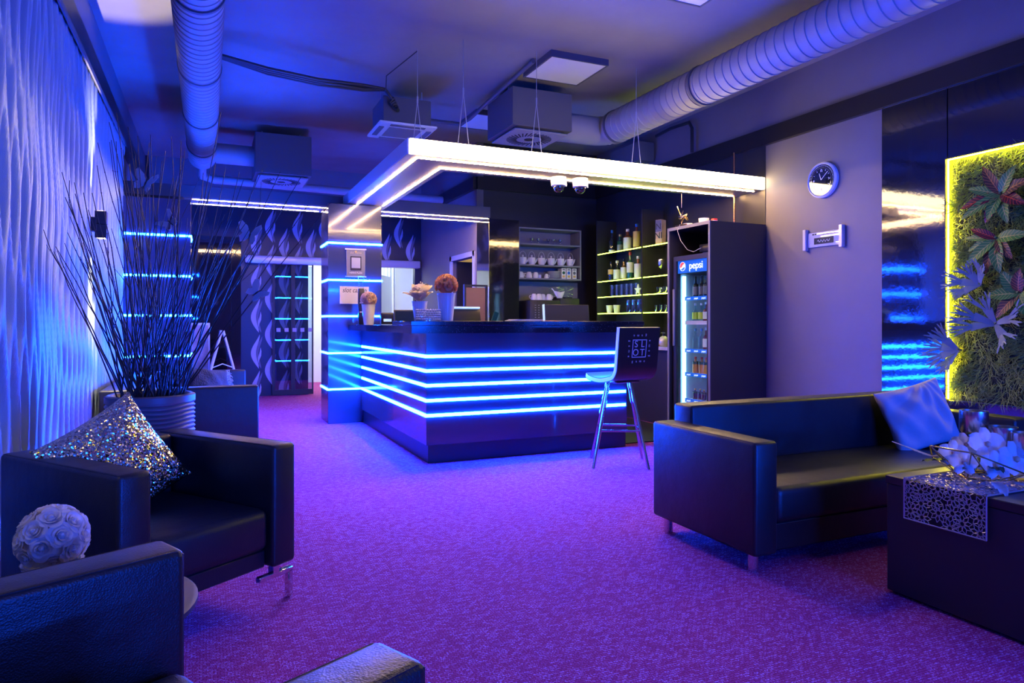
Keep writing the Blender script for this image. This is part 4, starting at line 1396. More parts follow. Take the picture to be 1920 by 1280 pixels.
# ================================================================== THINGS ON THE BAR
mo = thing('monitor', 'black till monitor seen from behind on the right part of the bar', 'monitor', (3.27, 6.02, 0.901))
obj('housing', MB().box((0, 0, 0.275), (0.50, 0.035, 0.30), 0.006, 1, rot=RX(R(-6))), M['black'], mo)
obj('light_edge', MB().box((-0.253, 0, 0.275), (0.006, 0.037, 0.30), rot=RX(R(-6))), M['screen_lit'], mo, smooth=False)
obj('back_ridge', MB().box((0.02, -0.024, 0.235), (0.24, 0.008, 0.006)), M['edge'], mo)
obj('stand', MB().box((0, 0.06, 0.06), (0.08, 0.04, 0.14)).box((0, 0.06, 0.006), (0.24, 0.18, 0.012)), M['black'], mo)
m2 = thing('monitor', 'tilted till screen with bright upper edge behind the tall flower vase', 'monitor', (2.30, 6.35, 0.901), R(4))
obj('housing', MB().box((0, 0, 0.29), (0.36, 0.04, 0.22), 0.01, 2, rot=RX(R(-12))), M['plinth'], m2)
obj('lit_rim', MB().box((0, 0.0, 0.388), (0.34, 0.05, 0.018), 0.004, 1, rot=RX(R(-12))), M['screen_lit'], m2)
obj('stand', MB().box((0, 0.05, 0.09), (0.12, 0.06, 0.18)).box((0, 0.05, 0.006), (0.2, 0.2, 0.012)), M['black'], m2)
m3 = thing('till_screen', 'small dark till screen left of the white flower on the bar', 'monitor', (1.86, 6.9, 1.123), R(-10))
obj('housing', MB().box((0, 0, 0.085), (0.22, 0.025, 0.14), 0.006, 1, rot=RX(R(-15))), M['black'], m3)
obj('screen', MB().box((0, -0.0135, 0.087), (0.19, 0.003, 0.11), rot=RX(R(-15))), M['screen'], m3, smooth=False)
obj('foot', MB().box((0, 0.02, 0.006), (0.16, 0.12, 0.012), 0.004, 1), M['black'], m3)
obj('card_reader', MB().box((0.0, -0.07, 0.02), (0.14, 0.07, 0.02), 0.006, 1, rot=RX(R(12)) @ RZ(R(15))), M['edge'], m3)
cl = thing('menu_board', 'brown upright menu folder in a dark frame behind the bar', 'menu', (2.56, 6.7, 0.901), R(6))
obj('board', MB().box((0, 0, 0.31), (0.23, 0.012, 0.60), 0.002, 1), M['brown'], cl)
obj('dark_frame', MB().box((-0.125, 0, 0.31), (0.02, 0.03, 0.64)).box((0.125, 0, 0.31), (0.02, 0.03, 0.64)).box((0, 0, 0.63), (0.27, 0.03, 0.02)), M['black'], cl, smooth=False)
obj('white_stay', MB().tube([(0.15, 0.03, 0.02), (0.15, 0.0, 0.62)], 0.008, 8), M['alu'], cl)
tag(obj('green_card', MB().box((2.40, 5.78, 1.203), (0.045, 0.01, 0.085), rot=RY(R(18))), M['b_green'], smooth=False), 'small green card leaning upright on the bar worktop', 'card')
pp = thing('brochures', 'flat stack of printed brochures on the bar worktop by the green card', 'papers', (2.66, 5.74, 1.161))
for k in range(3):
    obj('sheet', MB().box((0.02 * k, 0.01 * k, 0.004 + 0.005 * k), (0.30, 0.14, 0.004), rot=RZ(R(5 * k))), M['paper'], pp, smooth=False)
pp2 = thing('paper_slip', 'pinkish paper lying on the bar in front of the big monitor', 'papers', (2.96, 5.76, 1.161))
obj('sheet', MB().box((0, 0, 0.004), (0.28, 0.12, 0.005)), M['pink'], pp2, smooth=False)
hd = thing('sanitizer_stand', 'dark dispenser post with silver buttons in front of the casino sign', 'dispenser', (1.56, 7.62, 1.123))
obj('post', MB().box((0, 0, 0.20), (0.06, 0.06, 0.40), 0.006), M['plinth'], hd)
obj('bottle', MB().lathe([(0, 0.40), (0.03, 0.40), (0.026, 0.46), (0.035, 0.53), (0, 0.53)], 16), M['glass'], hd)
for z in (0.14, 0.24):
    obj('button', MB().box((0.0, -0.032, z), (0.04, 0.004, 0.012)), M['alu'], hd, smooth=False)
dk = thing('desk_clock', 'dark blue lit display cube behind the small rose vase', 'display', (1.86, 7.66, 1.123))
obj('case', MB().box((0, 0, 0.07), (0.15, 0.06, 0.13), 0.012), M['plinth'], dk)
obj('display', MB().box((0, -0.031, 0.05), (0.09, 0.003, 0.03)), M['screen_lit'], dk, smooth=False)


def petal_grid(mb, L, W, cup_, mt, curl=0.3, wav=0.0):
    def f(u, v):
        q = (v - 0.5) * 2
        ww = W * (sin(pi * (0.08 + 0.84 * u)) ** 0.6)
        return mt @ Vector((ww * q, cup_ * (q * q) - curl * L * (u ** 3) + wav * sin(6 * q + 5 * u), L * u))
    mb.grid(f, 6, 5)


def rose_mesh(s=1.0):
    mb = MB()
    rnd = random.Random(5)
    for (n, r0, L, flare, span) in ((2, 0.0035, 0.026, 0.002, 3.6), (3, 0.0075, 0.028, 0.006, 2.9), (4, 0.011, 0.027, 0.013, 2.2), (5, 0.014, 0.023, 0.021, 1.75)):
        ph = rnd.uniform(0, 6)
        for k in range(n):
            a0 = ph + 2 * pi * k / n + rnd.uniform(-0.15, 0.15)
            lv = rnd.uniform(0.92, 1.05)

            def f(u, v, a0=a0, r0=r0, L=L, flare=flare, span=span, lv=lv):
                q = (v - 0.5) * 2
                uu = u * (1 - 0.30 * q * q) * lv
                r = r0 * (0.35 + 0.65 * min(1, uu * 2.2)) + flare * uu ** 2.2 + 0.0022 * q
                z = L * uu - flare * 0.35 * max(0, uu - 0.75) * 4 * (1 - q * q * 0.3)
                a = a0 + q * span / 2
                return Vector((r * cos(a), r * sin(a), z)) * s
            mb.grid(f, 6, 7)
    mb.lathe([(r_ * s, z_ * s) for r_, z_ in ((0.010, 0.0), (0.011, 0.010), (0.007, 0.020), (0.003, 0.025), (0, 0.026))], 12)
    return mb


def rose_ball(t, centre, Rb, m, n, s, zmin=-0.35):
    first = None
    rc = Rb * 0.80
    obj('foam_core', MB().lathe([(0, rc)] + [(rc * sin(a), rc * cos(a)) for a in [pi * i / 12 for i in range(1, 12)]] + [(0, -rc)], 20, centre), m, t)
    for i in range(n):
        z = 1 - (i + 0.5) * (1 - zmin) / n
        rr_ = math.sqrt(max(0, 1 - z * z))
        a = i * 2.39996
        d = Vector((rr_ * cos(a), rr_ * sin(a), z))
        if first is None:
            first = obj('rose', rose_mesh(s), m, t, angle=80, recalc=False)
            o_ = first
        else:
            o_ = first.copy()
            COL.objects.link(o_)
            o_.parent = t
        o_.location = Vector(centre) + d * Rb * 0.76
        o_.rotation_euler = (d.to_track_quat('Z', 'Y') @ RZ(a * 3).to_quaternion()).to_euler()


def ribbed_vase(t, h, r0, r1, m, nribs=24):
    def f(u, v):
        a = 2 * pi * u
        r = r0 + (r1 - r0) * v + 0.0015 * math.copysign(abs(cos(a * nribs / 2)) ** 0.5, 1) + (0.004 if v > 0.93 else 0)
        return (r * cos(a), r * sin(a), h * v)
    mb = MB().grid(f, nribs * 4, 14, closed_u=True)
    mb.lathe([(0, 0), (r0, 0)], 24)
    mb.lathe([(r1 + 0.004, h), (r1 - 0.004, h), (r1 - 0.006, h * 0.85), (0, h * 0.85)], 24)
    obj('vase', mb, m, t, angle=60)


v1 = thing('rose_vase', 'tall white ribbed vase with a ball of peach roses on the bar corner', 'flower vase', (1.86, 5.56, 1.161))
ribbed_vase(v1, 0.235, 0.055, 0.076, M['vase'])
rose_ball(v1, (0, 0, 0.30), 0.092, M['peach'], 20, 1.25)
v2 = thing('rose_vase', 'small white ribbed vase with pale pink roses at the far end of the bar', 'flower vase', (1.565, 7.25, 1.123))
ribbed_vase(v2, 0.215, 0.050, 0.070, M['vase'])
rose_ball(v2, (0, 0, 0.265), 0.080, M['pink'], 20, 1.1)
v3 = thing('flower_vase', 'white vase with large cream silk blossoms behind the crystal holder', 'flower vase', (1.68, 5.74, 1.161))
ribbed_vase(v3, 0.17, 0.045, 0.065, M['vase'])
rnd = random.Random(11)
for k in range(16):
    mb = MB()
    a = 2.39996 * k + rnd.uniform(-0.2, 0.2)
    tilt = 0.12 + 0.82 * (k / 16)
    mt = Matrix.Translation((0, 0, 0.17)) @ RZ(a) @ RX(tilt)
    petal_grid(mb, rnd.uniform(0.12, 0.18), 0.062, 0.012, mt, curl=0.25, wav=0.007)
    obj('petal', mb, M['cream'], v3, recalc=False, angle=80)
mb = MB()
for k in range(10):
    mb.lathe([(0, 0), (0.008, 0.004), (0.008, 0.012), (0, 0.016)], 8, (0.03 * cos(k) + 0.04, 0.03 * sin(k), 0.27 + 0.006 * k))
obj('berry_cluster', mb, M['gold'], v3)
ch = thing('crystal_holder', 'round candle holder of sparkling crystal beads on the bar corner', 'candle holder', (1.69, 5.52, 1.161))
mb = MB()
for j in range(5):
    for k in range(26):
        a = 2 * pi * (k + 0.5 * (j % 2)) / 26
        mb.lathe([(0, -0.010), (0.010, 0), (0, 0.010)], 6, (0.098 * cos(a), 0.098 * sin(a), 0.012 + 0.0195 * j))
obj('bead_ring', mb, M['crystal'], ch, smooth=False)
obj('candle_cup', MB().lathe([(0, 0.002), (0.06, 0.002), (0.06, 0.08), (0, 0.08)], 24), M['glass'], ch)

# signs on the column
s1 = thing('sign_board', 'white shop sign with dark lettering on the column above the bar', 'sign', (1.55, 7.944, 1.46), 0)
obj('board', MB().box((0, -0.004, 0), (0.33, 0.008, 0.20)), M['paper'], s1, smooth=False)
text('lettering', 'slot casino', M['ink'], s1, 0.075, (0.0, -0.0095, 0.055), (pi / 2, 0, 0), shear=0.25, width=0.85)
s2 = thing('wall_display', 'dark framed notice with a grey screen between light strips on the column', 'sign', (1.565, 7.944, 1.83), 0)
obj('back_plate', MB().box((0, -0.006, 0), (0.215, 0.012, 0.30), 0.003, 1), M['edge'], s2)
obj('screen_frame', MB().box((0, -0.016, -0.005), (0.125, 0.008, 0.16), 0.004, 1), M['black'], s2)
obj('screen', MB().box((0, -0.021, 0.0), (0.10, 0.003, 0.12)), M['frame_grey'], s2, smooth=False)
for z in (0.157, -0.157):
    obj('rail', MB().box((0, -0.008, z), (0.24, 0.018, 0.012)), M['alu'], s2, smooth=False)
text('top_lettering', 'slot casino', M['cream'], s2, 0.030, (0, -0.0135, 0.115), (pi / 2, 0, 0))
text('bottom_lettering', 'HERNÍ PLÁN', M['white'], s2, 0.026, (0, -0.0135, -0.115), (pi / 2, 0, 0))
mb = MB()
mb.prism([(0.018 * (1 if k % 2 == 0 else 0.42) * cos(pi / 2 + k * pi / 5), 0.018 * (1 if k % 2 == 0 else 0.42) * sin(pi / 2 + k * pi / 5)) for k in range(10)], 0, 0.002, mtx=Matrix.Translation((0, -0.0145, 0.128)) @ RX(pi / 2))
obj('star', mb, M['label_gold'], s2, smooth=False)

# ================================================================== BAR STOOL
bs = thing('bar_stool', 'tall bar stool with chrome legs and printed black backrest at the bar', 'bar stool', (3.07, 4.77, 0), R(6))
# seat faces +y (towards the bar)
th = R(-28 - 6)
feet = [(-0.215, -0.215), (0.215, -0.215), (0.215, 0.215), (-0.215, 0.215)]
Rl = RZ(th)
for (fx, fy) in feet:
    p0 = Rl @ Vector((fx, fy, 0.0))
    p1 = Rl @ Vector((fx * 0.40, fy * 0.40, 0.665))
    obj('leg', MB().tube([p0, p1], 0.0125, 12), M['chrome'], bs)
zr = 0.29
ring = [Rl @ Vector((fx * (1 - 0.6 * zr / 0.665), fy * (1 - 0.6 * zr / 0.665), zr)) for fx, fy in feet]
obj('footrest', MB().tube([ring[0], ring[1], ring[2], ring[3], ring[0]], 0.009, 10), M['chrome'], bs)
obj('seat_plate', MB().box((0, 0, 0.672), (0.24, 0.24, 0.014), 0.004, 1), M['chrome'], bs)


def shell(u, v):
    # v runs from the front edge over the seat and up the backrest; both faces closed around
    return None


def seat_curve(t):
    if t < 0.45:
        s = t / 0.45
        y = 0.20 - 0.37 * s
        z = 0.70 + 0.02 * (1 - s) ** 3 - 0.035 * (1 if s < 0.06 else 0) + 0.012 * s
        z = 0.715 - 0.03 * sin(pi * s)
    else:
        s = (t - 0.45) / 0.55
        ease = min(1, s / 0.18)
        y = -0.17 - 0.035 * sin(ease * pi / 2) - 0.045 * s
        z = 0.715 + 0.395 * s
    return y, z


prof = [seat_curve(i / 30) for i in range(31)]
mbw, mbb = MB(), MB()
th_ = 0.028
pts2 = []
for i, (y, z) in enumerate(prof):
    y0, z0 = prof[max(0, i - 1)]
    y1, z1 = prof[min(30, i + 1)]
    tx = Vector((0, y1 - y0, z1 - z0)).normalized()
    nn = Vector((0, -tx.z, tx.y))
    if nn.y > 0 and i > 20:
        pass
    pts2.append((Vector((0, y, z)), nn))


def swept(mb, off0, off1, W):
    prev = None
    for i, (p, nn) in enumerate(pts2):
        wv = W * (1.0 if i > 2 else (0.9 + 0.05 * i))
        ring = [mb.bm.verts.new(p + nn * off0 + Vector((-wv, 0, 0))), mb.bm.verts.new(p + nn * off0 + Vector((wv, 0, 0))),
                mb.bm.verts.new(p + nn * off1 + Vector((wv, 0, 0))), mb.bm.verts.new(p + nn * off1 + Vector((-wv, 0, 0)))]
        if prev:
            for k in range(4):
                mb.bm.faces.new((prev[k], prev[(k + 1) % 4], ring[(k + 1) % 4], ring[k]))
        else:
            mb.bm.faces.new(ring[::-1])
        prev = ring
    mb.bm.faces.new(prev)
    return mb


obj('shell', swept(MB(), -0.016, 0.014, 0.205), M['white'], bs, angle=50)
obj('seat_back_cover', swept(MB(), 0.0145, 0.019, 0.202), M['plinth'], bs, angle=50)
# which side is "outside" differs by sign; cover both with thin leather
obj('seat_front_cover', swept(MB(), -0.021, -0.0165, 0.202), M['plinth'], bs, angle=50)
# printed logo on the outside of the backrest (faces -y)
pm, pn = pts2[22]
zc_ = 0.945
yb_ = -0.17 - 0.035 - 0.045 * ((zc_ - 0.715) / 0.395) - 0.0215
tl = math.atan2(0.045, 0.395)
LR = (pi / 2 + tl, 0, 0)
M['print'] = mat('pale_blue_print', (0.55, 0.58, 0.68), 0.5)


def on_back(x, z):
    return (x, -0.17 - 0.035 - 0.045 * ((z - 0.715) / 0.395) - 0.0225, z)


fr = MB()
for (x, z, sx, sz) in ((0, 0.068, 0.14, 0.006), (0, -0.068, 0.14, 0.006), (-0.068, 0, 0.006, 0.14), (0.068, 0, 0.006, 0.14)):
    fr.box((x, -0.001, z), (sx, 0.003, sz))
obj('logo_frame', fr, M['print'], bs, smooth=False, loc=on_back(0.0, zc_), rot=(tl, 0, 0))
for (s, x, z) in (('S', -0.033, 0.033), ('L', 0.033, 0.033), ('O', -0.033, -0.033), ('T', 0.033, -0.033)):
    text('logo_letter', s, M['print'], bs, 0.075, on_back(x, zc_ + z), LR)
for k, ch_ in enumerate('game'):
    for side in range(4):
        a = (-0.06 + 0.04 * k)
        ang = side * pi / 2
        lx, lz = a, -0.10
        x = lx * cos(ang) - lz * sin(ang)
        z = lx * sin(ang) + lz * cos(ang)
        o_ = text('logo_letter', ch_, M['print'], bs, 0.028, on_back(x, zc_ + z), (0, 0, 0))
        o_.rotation_euler = (Matrix.Rotation(pi / 2 + tl, 3, 'X') @ Matrix.Rotation(ang, 3, 'Z')).to_euler()

# ================================================================== SEATING


def cushion_box(c, s, bev, puff=0.0):
    mb = MB().box(c, s, bev, 4)
    return mb


def armchair(label, loc, rz, W=0.78, D=0.78, Hh=0.65, legs='L', name='armchair', group='black leather armchairs', arm=0.12, back=0.13, seat=0.40, z0=0.155, cat='armchair', Hb=None, sx=1.0):
    """origin at the floor centre, the seat faces -y"""
    t = thing(name, label, cat, loc, rz, group, scale=(sx, 1, 1) if sx != 1.0 else None)
    Hb = Hb or Hh
    for s in (-1, 1):
        x = s * (W / 2 - arm / 2)
        a = obj('arm', MB().box((x, 0, (Hh + z0) / 2), (arm, D, Hh - z0), 0.018, 3), M['leather'], t)
        pb = MB()
        yf = -D / 2 - 0.001
        for e in (-1, 1):
            xx = x + e * (arm / 2 - 0.010)
            pb.tube([(xx, yf + 0.006, z0 + 0.02), (xx, yf + 0.006, Hh - 0.012), (xx, yf + 0.02, Hh - 0.004), (xx, D / 2 - 0.02, Hh - 0.004)], 0.0035, 6)
        obj('piping', pb, M['leather'], a)
    yb = D / 2 - back / 2
    obj('backrest', MB().box((0, yb - 0.0, (Hb + z0) / 2), (W - 2 * arm - 0.004, back, Hb - z0 - 0.004), 0.018, 3), M['leather'], t)
    yf, yr = -D / 2 + 0.012, D / 2 - back
    n = 1 if W < 2.08 else 2
    inner = W - 2 * arm - 0.006
    for k in range(n):
        wx = inner / n
        x = -inner / 2 + wx * (k + 0.5)
        obj('seat_cushion', MB().box((x, (yf + yr) / 2, seat - 0.085), (wx - 0.004, yr - yf, 0.17), 0.035, 4), M['leather'], t)
    obj('front_panel', MB().box((0, (yf + 0.02 + yr) / 2, (z0 + seat - 0.172) / 2), (inner, yr - yf - 0.04, seat - 0.172 - z0), 0.006, 1), M['leather'], t)
    for sxn in (-1, 1):
        for syn in (-1, 1):
            x, y = sxn * (W / 2 - 0.055), syn * (D / 2 - (0.03 if legs == 'L' else 0.07))
            if legs == 'L':
                mb = MB()
                xi, yi = sxn * (W / 2 - 0.16), syn * (D / 2 - 0.10)
                mb.box((sxn * (W / 2 - 0.085), y, 0.118), (0.17, 0.028, 0.022), 0.003, 1)
                mb.box((sxn * (W / 2 - 0.012), y, 0.059), (0.024, 0.028, 0.118), 0.003, 1)
                mb.box((sxn * (W / 2 - 0.09), y, 0.143), (0.03, 0.03, 0.03))
            else:
                mb = MB().lathe([(0, 0), (0.024, 0), (0.024, z0 + 0.002), (0, z0 + 0.002)], 18, (x, y, 0))
            obj('leg', mb, M['chrome'], t)
    return t


# armchair A: front corners (-0.26,2.56) and (0.343,3.0); faces (0.59,-0.81)
fA = Vector((0.59, -0.81)).normalized()
frontA = Vector((0.04, 2.78))
cA = frontA - fA * 0.39
rzA = math.atan2(fA.y, fA.x) + pi / 2
armchair('black leather armchair holding the sequin cushion, in front of the branches', (cA.x, cA.y, 0), rzA, W=0.75)
# armchair B (nearest): arms end at (-0.10,1.75) and (0.30,1.02)
fB = Vector((0.90, 0.44)).normalized()
frontB = Vector((0.10, 1.385))
cB = frontB - fB * 0.35
rzB = math.atan2(fB.y, fB.x) + pi / 2
chB = armchair('nearest black leather armchair, cut by the lower left picture corner', (cB.x + 0.005, cB.y, 0), rzB, W=0.90, D=0.70)
mb = MB()
for k in range(14):
    mb.tube([(-0.452, -0.345, 0.62), (-0.462 - 0.0012 * k, -0.362, 0.605 - 0.002 * k), (-0.462 - 0.002 * (k % 7), -0.372 - 0.002 * (k % 5), 0.575 - 0.003 * k)], 0.0008, 4)
obj('frayed_thread', mb, M['paper'], chB)
# sofa behind the planter
sofaD = armchair('black leather sofa behind the planter, facing the column', (-0.17, 6.85, 0), pi / 2, W=2.1, D=1.10, name='sofa', group=None, cat='sofa', arm=0.13, back=0.25)
# two-seat sofa on the right
sofaR = armchair('black leather two seat sofa with the lilac pillow, in front of the clock wall', (3.28, 2.78, 0), 0, W=2.04, D=0.78, Hh=0.605, Hb=0.70, legs='round', name='sofa', group=None, cat='sofa', arm=0.14, back=0.16, seat=0.385, z0=0.085)


def cushion(mb, w, h, d, n=18, wrinkle=0.0, seed=1, corner=0.18, fold=0.0):
    rnd = random.Random(seed)
    ph = [rnd.uniform(0, 6) for _ in range(8)]

    def f(side):
        def g(u, v):
            a, b = 2 * u - 1, 2 * v - 1
            e = (1 - a * a) * (1 - b * b)
            pin = 1 - corner * (0.5 * (abs(a) ** 3) * (1 - abs(b)) ** 1 + 0.5 * (abs(b) ** 3) * (1 - abs(a)))
            x = a * w / 2 * (1 - 0.07 * (1 - b * b) * abs(a) ** 2 * 1.0)
            y = b * h / 2 * (1 - 0.07 * (1 - a * a) * abs(b) ** 2 * 1.0)
            th = d / 2 * (max(0, e) ** 0.42)
            wr = wrinkle * (sin(5 * a + 3 * sin(2 * b + ph[0]) + ph[1]) * 0.5 + sin(9 * (a + 0.6 * b) + ph[2]) * 0.5) * max(0, e) ** 0.3
            fo = fold * sin(15 * math.atan2(b - 1.25, a - 0.45) + 1.5 * sin(3 * a + ph[3])) * max(0, e) ** 0.35
            return Vector((x, side * (th + wr) + fo, y))
        return g
    mb.grid(f(-1), n, n)
    mb.grid(f(1), n, n)
    bmesh.ops.remove_doubles(mb.bm, verts=mb.bm.verts, dist=0.0004)
    return mb


# sequin cushion on armchair A (local -y is the seat front)
sq = thing('sequin_cushion', 'sparkling gold and silver sequin cushion leaning in the left armchair', 'cushion', (-0.325, 3.13, 0.59), rot=(R(-22), R(-26), rzA + R(4)))
obj('cover', cushion(MB(), 0.43, 0.43, 0.13, 28, 0.008, 3), M['sequin'], sq, angle=80)
pw = thing('pillow', 'crumpled lilac pillow leaning in the right corner of the sofa', 'pillow', (3.985, 2.84, 0.575), rot=(R(-20), R(-13), R(-16)))
obj('cover', cushion(MB(), 0.44, 0.40, 0.15, 56, 0.016, 8, 0.25, 0.011), M['pillow'], pw, angle=80)
fc = thing('fluffy_cushion', 'black shaggy cushion on the sofa behind the planter', 'cushion', (0.02, 6.5, 0.58), rot=(R(-25), R(10), R(35)))
obj('cover', cushion(MB(), 0.42, 0.38, 0.14, 16, 0.012, 5), M['dark_fluff'], fc, angle=80)
mb = MB()
rnd = random.Random(4)
for k in range(160):
    v = rnd.uniform(-0.19, 0.19)
    mb.tube([(0.20, 0, v), (0.225, rnd.uniform(-0.02, 0.02), v + rnd.uniform(-0.02, 0.02)), (0.245, rnd.uniform(-0.03, 0.03), v - 0.02)], 0.0015, 4)
obj('fringe', mb, M['glitter'], fc)['kind'] = 'stuff'
# frayed tuft on the nearest arm corner
# ================================================================== SIDE TABLE AND WHITE ROSES
sx_ = thing('side_table', 'small round dark side table between the two left armchairs', 'side table', (-0.33, 2.03, 0))
obj('table_top', MB().lathe([(0, 0.405), (0.29, 0.405), (0.31, 0.412), (0.31, 0.424), (0.30, 0.43), (0, 0.43)], 56), M['black'], sx_)
obj('stem', MB().lathe([(0, 0.02), (0.035, 0.02), (0.03, 0.05), (0.03, 0.405), (0, 0.405)], 20), M['chrome'], sx_)
obj('foot', MB().lathe([(0, 0), (0.20, 0), (0.20, 0.012), (0.05, 0.022), (0, 0.022)], 40), M['chrome'], sx_)
v4 = thing('rose_vase', 'white fluted pot with a ball of white roses on the round side table', 'flower vase', (-0.350, 2.03, 0.431))
ribbed_vase(v4, 0.125, 0.050, 0.064, M['vase'], 30)
rose_ball(v4, (0, 0, 0.182), 0.076, M['petal'], 24, 0.98, -0.62)

# ================================================================== PLANTER AND BRANCHES
pt = thing('planter', 'tall grey planter with wavy ribs standing behind the left armchair', 'planter', (-0.27, 4.12, 0))


def potf(u, v):
    a = 2 * pi * u
    ph = 2 * pi * 34 * v + 1.2 * sin(a * 3) + 0.8 * sin(a * 5 + 1)
    r = 0.165 + 0.045 * min(1, v * 1.4) + 0.0055 * (abs(sin(ph / 2)) ** 0.8 * 2 - 1) * (1 if v < 0.955 else 0) + (0.006 if v >= 0.955 else 0)
    return (r * cos(a), r * sin(a), 0.765 * v)


mb = MB().grid(potf, 80, 330, closed_u=True)
mb.lathe([(0, 0), (0.16, 0)], 40)
mb.lathe([(0.214, 0.765), (0.200, 0.772), (0.188, 0.765), (0.182, 0.66), (0, 0.66)], 40)
obj('pot', mb, M['pot'], pt, angle=60)
obj('soil', MB().lathe([(0, 0.70), (0.184, 0.70)], 30), M['soil'], pt)
br = thing('dried_branches', 'spray of tall dark dried branches fanning out of the wavy planter', 'branches', (-0.27, 4.12, 0.70))
rnd = random.Random(21)
for k in range(96):
    a = rnd.uniform(0, 2 * pi)
    rad = 0.15 * math.sqrt(rnd.random())
    p = Vector((rad * cos(a), rad * sin(a), 0.003))
    # spread mostly along the room's left/right in the picture
    sp = rnd.gauss(0, 0.36)
    sp = max(-0.70, min(0.66, sp))
    dep = rnd.gauss(0, 0.16)
    L = rnd.uniform(0.85, 1.58)
    d = Vector((sp * 0.91 + dep * 0.4, -sp * 0.41 + dep * 0.9, 1.0)).normalized()
    if p.x + d.x * L < -0.45:
        d.x = (-0.45 - p.x) / L
        d.normalize()
    n = 9
    pts = []
    bend = Vector((rnd.uniform(-0.06, 0.06), rnd.uniform(-0.06, 0.06), 0))
    wig = 0.004
    for i in range(n + 1):
        t = i / n
        q = p + d * (L * t) + bend * (t * t) - Vector((0, 0, 0.05 * abs(sp) * t * t))
        q += Vector((rnd.uniform(-wig, wig), rnd.uniform(-wig, wig), 0))
        if q.x + -0.27 < -0.735:
            q.x = -0.735 + 0.27
        pts.append(q)
    mb = MB().tube(pts, [0.0038 * (1 - 0.7 * i / n) + 0.0006 for i in range(n + 1)], 5)
    if k % 3 == 0:
        i = rnd.randint(4, 7)
        q = pts[i]
        e = q + (d + Vector((rnd.uniform(-0.4, 0.4), rnd.uniform(-0.3, 0.3), 0))).normalized() * rnd.uniform(0.12, 0.3)
        e.x = max(e.x, -0.455)
        mb.tube([q, (q + e) / 2 + Vector((0.004, 0, 0)), e], [0.002, 0.0016, 0.0008], 4)
    for i in range(2, n):
        mb.lathe([(0, -0.004), (0.004, 0), (0, 0.006)], 4, pts[i])
    obj('branch', mb, M['branch'], br)


def butterfly(label, loc, rot, s=1.0):
    t = thing('glitter_butterfly', label, 'ornament', loc, rot=rot, group='glitter butterflies on the branches')
    for sd2 in (-1, 1):
        mb = MB()
        P = [(0, 0.004), (0.022, 0.040), (0.055, 0.058), (0.066, 0.042), (0.052, 0.012), (0.036, 0.0), (0.046, -0.018), (0.036, -0.044), (0.018, -0.036), (0, -0.008)]
        mb.prism([(sd2 * x * s, y * s) for x, y in (P if sd2 > 0 else P[::-1])], -0.001, 0.001, mtx=RY(sd2 * -0.5))
        obj('wing', mb, M['glitter'], t, smooth=False)
    obj('body', MB().tube([(0, -0.03 * s, 0.002), (0, 0, 0.003), (0, 0.025 * s, 0.002)], [0.002, 0.005, 0.003], 6), M['branch'], t)


butterfly('glitter butterfly on the topmost left branches', (-0.30, 4.2, 1.90), (R(80), R(20), R(-20)), 1.1)
butterfly('glitter butterfly on the branches left of the upper blue strip', (-0.18, 4.25, 1.70), (R(70), R(-50), R(-20)), 1.0)
butterfly('glitter butterfly on a branch before the wallpaper, above the sliding door', (0.22, 4.05, 1.63), (R(85), R(15), R(-25)), 1.15)
butterfly('glitter butterfly on a branch beside the glass door edge', (0.25, 4.0, 1.31), (R(75), R(50), R(-25)), 1.0)

# ================================================================== WALL LAMPS ON THE LEFT WALL


def wall_lamp(label, y, z):
    t = thing('wall_lamp', label, 'wall lamp', (-0.70, y, z))
    obj('housing', MB().box((0, 0, 0.05), (0.075, 0.075, 0.095), 0.003, 1).box((0, 0, -0.05), (0.075, 0.075, 0.095), 0.003, 1), M['black'], t)
    obj('wall_mount', MB().box((-0.06, 0, 0), (0.07, 0.09, 0.10), 0.003, 1), M['black'], t)
    obj('lens', MB().box((0, 0, -0.0985), (0.05, 0.05, 0.002)).box((0, 0, 0.0985), (0.05, 0.05, 0.002)), M['lamp_lens'], t, smooth=False)
    for s in (1, -1):
        lamp('wall_lamp_beam', 'SPOT', (-0.705, y, z + s * 0.105), 220, (1.0, 0.80, 0.55), 0.01, (0 if s < 0 else pi, 0, 0), spot=48)


wall_lamp('black up and down wall lamp on the rippled left wall by the pillar', 5.8, 1.86)

# ================================================================== A-FRAME SIGN AT THE BACK
af = thing('pavement_sign', 'white framed A board standing before the black glass at the back', 'sign', (0.21, 10.9, 0))
for s in (-1, 1):
    mb = MB()
    for y in (-0.3, 0.3):
        mb.tube([(s * 0.27, y, 0.01), (s * 0.01, y, 1.03)], 0.016, 8)
    mb.tube([(s * 0.02, -0.3, 1.0), (s * 0.02, 0.3, 1.0)], 0.014, 8)
    b = obj('board_frame', mb, M['white'], af)
    mb = MB().quad((s * 0.235, -0.285, 0.12), (s * 0.235, 0.285, 0.12), (s * 0.03, 0.285, 0.95), (s * 0.03, -0.285, 0.95))
    mb.quad((s * 0.225, -0.285, 0.12), (s * 0.225, 0.285, 0.12), (s * 0.02, 0.285, 0.95), (s * 0.02, -0.285, 0.95))
    obj('poster', mb, M['poster'], b, smooth=False)
obj('spreader', MB().tube([(-0.15, -0.3, 0.50), (0, -0.3, 0.56), (0.15, -0.3, 0.50)], 0.008, 6), M['white'], af)
ps = thing('poster_stand', 'framed poster leaning on the black glass behind the branches', 'poster', (-0.12, 11.2, 0))
obj('frame', MB().box((0, 0, 0.62), (0.34, 0.03, 1.05), 0.01, 2, rot=RX(R(-6))), M['white'], ps)
obj('print', MB().box((0, -0.0165, 0.62), (0.29, 0.004, 0.98), rot=RX(R(-6))), M['poster'], ps, smooth=False)
obj('foot', MB().box((0, 0.0, 0.05), (0.3, 0.14, 0.10)), M['black'], ps)

